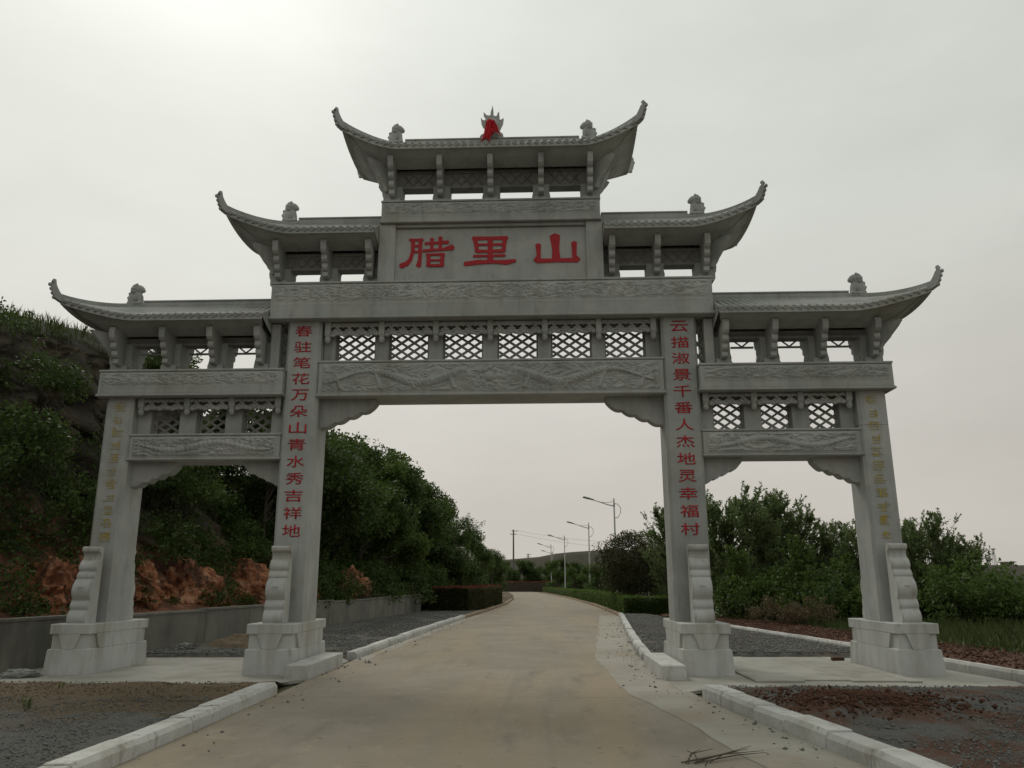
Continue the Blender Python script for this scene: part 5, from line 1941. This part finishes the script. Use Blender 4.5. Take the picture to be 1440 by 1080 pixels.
FT += [(-11 + 1.7 * i, 120 + (i * 5 % 4) * 2, 4.2 + (i * 3 % 4) * .3, (i * 2) % 3) for i in range(14)]
FT += [(-1 + 3.1 * i + (i * 7 % 3) * .5, 134 + (i * 5 % 4) * 8, 4.0 + (i * 3 % 4) * .35, i % 3) for i in range(16)]
for x, y, h, k in FT:
    plant('far_tree', BROAD[k], (x, y, 0), 'distant dark tree near the bend of the road', 'tree', 'distant trees round the bend', h / 5.0, rs.uniform(0, 6.28))
for i in range(22):
    x = rs.uniform(22, 62); y = rs.uniform(34, 62)
    k = rs.choice([0, 3, 1])
    plant('field_bush', SHRUB[k], (x, y, 0), ['dark bush out in the field at the far right', 'mid green bush out in the field at the far right', '', 'dry brown bush out in the field at the far right'][k], 'shrub',
          ['dark field bushes', 'green field bushes', '', 'dry field bushes'][k], rs.uniform(.9, 1.7), rs.uniform(0, 6.28), parts=('stems', 'foliage'))


# ---- arching bamboo over the bank
def bamboo():
    r = np.random.default_rng(5)
    root = empty('bamboo', (-4.0, 36.0, .2), 'arching bamboo canes leaning out over the bank towards the road', 'bamboo')
    P, D, L = [], [], []
    for k, (ex, ey, ez) in enumerate([(1.45, -.4, 5.2), (.9, .2, 5.15), (.15, .3, 5.7), (1.1, 1.0, 4.3)]):
        pts = []
        for t in np.linspace(0, 1, 12):
            pts.append((k * .08 + ex * t ** 2.6, ey * t ** 2, ez * (1 - (1 - t) ** 1.25)))
        m = MB().tube(pts, list(np.linspace(.022, .005, 12)), 5)
        m.obj('cane', LEAF_MID, root, fix=False)
        pts = np.array(pts)
        n = 150
        t = r.uniform(.35, 1, n) * 11
        q = np.stack([np.interp(t, range(12), pts[:, i]) for i in range(3)], 1)
        P.append(q + r.normal(0, .05, (n, 3)))
        D.append(unit(r.normal(0, .7, (n, 3)) + np.array([.3, 0, -.6])))
        L.append(r.uniform(.12, .24, n))
    V, F = leaf_geo(np.concatenate(P), np.concatenate(D), np.concatenate(L), r, .1, .03)
    link('leaves', fast_mesh('leaves', V, F, LEAF_MID), root)


bamboo()


for i, (x, y) in enumerate([(-6.1, -3.6), (-7.2, -4.4), (-5.3, -5.6)]):
    plant('weed', HERB[i % 2], (x, y, .08), 'small weed sprouting in the bed %s of the road in front of the gate' % ('left' if x < 0 else 'right'), 'weed', 'weeds in the %s front bed' % ('left' if x < 0 else 'right'), .09 + .03 * (i % 3), i, parts=('stems', 'leaves'))
# ================================================================== lamps, poles and small things
def lamp_meshes():
    pole = MB()
    pole.lathe([(.10, 0), (.10, .02), (.085, .03), (.08, .9), (.075, .92), (.045, 6.9), (.02, 6.98)], (0, 0, 0), 10)
    arm = MB()
    pts = [(.05 * 0, 0, 6.2), (-.35, 0, 6.45), (-.8, 0, 6.68), (-1.3, 0, 6.84)]
    arm.tube([(.0, 0, 6.42), (-.5, 0, 6.55), (-1.0, 0, 6.72), (-1.35, 0, 6.83)], [.04, .036, .032, .03], 7)
    arm.tube([(.0, 0, 6.62), (.25, 0, 6.55), (.42, 0, 6.32), (.42, 0, 6.0), (.28, 0, 5.72), (.05, 0, 5.62)], .026, 6)
    arm.tube([(0, 0, 6.75), (-.45, 0, 6.66), (-.85, 0, 6.70)], .018, 5)
    arm.lathe([(.065, -.12), (.07, -.1), (.07, .1), (.065, .12)], (0, 0, 6.5), 8)
    head = MB()
    M = Matrix.Translation((-1.68, 0, 6.93)) @ Matrix.Rotation(math.radians(14), 4, 'Y')
    head.box(-.42, .36, -.15, .15, -.03, .045, .03, M)
    head.box(-.36, .10, -.11, .11, .045, .075, .012, M)
    lens = MB()
    lens.box(-.36, .12, -.11, .11, -.042, -.032, 0, M)
    base = MB()
    base.box(-.17, .17, -.17, .17, -.1, .05, .015)
    return [('pole', pole.mesh('pole', STEEL, False)), ('arm', arm.mesh('arm', STEEL, True)), ('lamp_head', head.mesh('lamp_head', LAMPGREY)), ('lens', lens.mesh('lens', WHITEP)), ('base', base.mesh('base', SHOULDER))]


LM = lamp_meshes()
for x, y, rz, lb in [(5.95, 38.2, 0.0, 'nearest and tallest street lamp right of the road beyond the gate'), (5.6, 61.2, .05, 'second street lamp from the gate along the road'),
                     (3.95, 83.2, .15, 'third street lamp from the gate along the road'), (2.6, 106, .25, 'fourth street lamp where the road bends'), (3.2, 134, .3, 'farthest street lamp, just a thin stalk behind the trees')]:
    root = empty('street_lamp', (x, y, .05), lb, 'street lamp', 'street lamps along the right of the road')
    root.rotation_euler = (0, 0, rz)
    made = {}
    for n, me in LM:
        made[n] = link(n, me, made['lamp_head'] if n == 'lens' else root)


def upole(x, y, h, lb, rz=0.0):
    root = empty('utility_pole', (x, y, 0), lb, 'utility pole', 'utility poles')
    root.rotation_euler = (0, 0, rz)
    MB().lathe([(.2, -.3), (.13, h)], (0, 0, 0), 9).obj('pole', POLEM, root)
    for z, L in ((h - .25, .85), (h - .85, .62)):
        c = MB().box(-L * (1 if z < h - .5 else .4), L, -.05, .05, z - .05, z + .05).obj('crossarm', POLEM, root)
        for q in (-.8, 0, .8):
            MB().lathe([(.03, 0), (.045, .05), (.02, .14)], (q * L * .95 if q > 0 or z < h - .5 else q * L * .4, 0, z + .05), 6).obj('insulator', WHITEP, c)


upole(-4.04, 137.2, 11.1, 'nearer dark utility pole with two crossarms beyond the trees', .1)
upole(-2.2, 199, 8.7, 'farther small utility pole beside the bare hill', .2)
for i, (a, b, lb) in enumerate([((-3.2, 137.2, 10.9), (30, 152, 9.6), 'upper thin wire running right from the nearer utility pole'), ((-3.4, 137.2, 10.3), (30, 152, 8.2), 'lower thin wire running right from the nearer utility pole')]):
    P = []
    for t in np.linspace(0, 1, 16):
        P.append(tuple(np.array(a) * (1 - t) + np.array(b) * t + np.array([0, 0, -1.1 * 4 * t * (1 - t)])))
    tag(MB().tube(P, .014, 4).obj('overhead_wire', CABLE), lb, 'wire', 'overhead wires')

# far right: mast and building on the rise
mast = empty('telecom_mast', (122, 206, 5.0), 'thin lattice mast standing on the far right skyline', 'mast')
for sx, sy in ((-1, -1), (1, -1), (1, 1), (-1, 1)):
    MB().tube([(sx * .5, sy * .5, -1), (sx * .12, sy * .12, 4.6)], .06, 4).obj('leg', STEEL, mast)
mb = MB()
for k in range(7):
    z = k * .65; w = .5 - .38 * (z / 4.6); w2 = .5 - .38 * ((z + .65) / 4.6)
    mb.tube([(-w, -w, z), (w2, -w2, z + .65)], .03, 4); mb.tube([(w, -w, z), (-w2, -w2, z + .65)], .03, 4)
mb.obj('bracing', STEEL, mast)
MB().lathe([(.5, 4.5), (.62, 4.62), (.62, 4.8), (.2, 4.95)], (0, 0, 0), 8).obj('platform', STEEL, mast)
hut = empty('flat_roofed_hut', (124.6, 205, 4.4), 'small pale flat-roofed hut beside the far mast', 'building')
MB().box(-1.3, 1.3, -1, 1, -1.2, 1.7).obj('wall', SHOULDER, hut)
MB().box(-1.7, 1.7, -1.4, 1.4, 1.7, 1.95).obj('roof', PLATFORM, hut)
w_ = MB().box(-.9, -.3, -1.04, -1.0, .3, 1.2).obj('window', LAMPGREY, hut)
MB().box(.3, .9, -1.04, -1.0, -.8, 1.1).obj('door', LAMPGREY, hut)

# brushwood on the road
tw = MB()
r_ = np.random.default_rng(3)
for k in range(9):
    a = np.array([2.3 + r_.normal(0, .05), -7.95 + r_.normal(0, .05), .012])
    b = np.array([2.95 + r_.normal(0, .14), -7.55 + r_.normal(0, .12), .03 + r_.uniform(0, .05)])
    if k % 3 == 0:
        b = np.array([2.5 + r_.normal(0, .2), -7.75 + r_.normal(0, .15), .06])
    m = (a + b) / 2 + np.append(r_.normal(0, .04, 2), .02)
    tw.tube([a, m, b], [.006, .005, .002], 4)
TWIG = surf('dry_twig', [(.06, .045, .035), (.10, .075, .055)], 9, .9, 0, 1)
tag(tw.obj('brushwood', TWIG, fix=False), 'small bundle of dry twigs lying on the road at the bottom right', 'twigs')

# loose brick by the right outer pedestal
tag(MB().box(-.12, .12, -.055, .055, 0, .06, .006).obj('brick', REDSOIL, loc=(6.93, 1.35, .04)), 'dark brown brick on the slabs beside the right outer pedestal', 'brick')


def lump(name, loc, rad, mat, label, cat, seed, rz=0):
    me = rock(seed, rad, mat)
    o = link(name, me, None, loc)
    o.rotation_euler = (0, 0, rz)
    return tag(o, label, cat)


SACK = surf('sack_cloth', [(.13, .135, .125), (.22, .225, .21), (.30, .30, .29)], 6, .9, .8, 20)
lump('crumpled_sack', (-8.0, -1.55, .07), (.42, .2, .12), SACK, 'crumpled grey sack on the ground left of the outer pedestal', 'sack', 301, .2)
lump('crumpled_sack', (-7.3, 3.4, .13), (.32, .2, .14), SACK, 'crumpled grey sack against the wall behind the left side arch', 'sack', 302, .5)
nr, na = 14, 36
V = [(0, 0, .34)]
for a in range(1, nr):
    for b in range(na):
        q = a / (nr - 1); an = 2 * math.pi * b / na
        x_, y_ = 1.25 * q * math.cos(an), .8 * q * math.sin(an)
        V.append((x_, y_, .34 * (1 - q) ** .8 * (1 + .9 * (float(fbm(x_ * 3 + 5, y_ * 3, o=4, s=12)) - .5)) - .02 * q))
F = [(0, 1 + b, 1 + (b + 1) % na) for b in range(na)] + [(1 + a * na + b, 1 + (a + 1) * na + b, 1 + (a + 1) * na + (b + 1) % na, 1 + a * na + (b + 1) % na) for a in range(nr - 2) for b in range(na)]
tag(MB().add(V, F).obj('soil_heap', SOIL, loc=(-6.3, 4.6, .05)), 'low heap of brown soil behind the left side arch', 'soil heap')
PAPER = surf('white_paper', [(.6, .6, .58), (.7, .7, .68)], 9, .8, 0, 1)
for x, y, lb in [(3.35, 6.6, 'scrap of white litter in the gutter beside the right kerb'), (-2.55, 1.2, 'tiny white scrap on the road near the left kerb end')]:
    m = MB()
    n = 7
    vs = [((i / (n - 1) - .5) * .16, (j / (n - 1) - .5) * .11, .02 + .03 * math.sin(i * 1.9 + j) + .02 * math.cos(j * 2.3)) for i in range(n) for j in range(n)]
    m.add(vs, gridfaces(n, n))
    tag(m.obj('paper_scrap', PAPER, loc=(x, y, .01)), lb, 'litter')
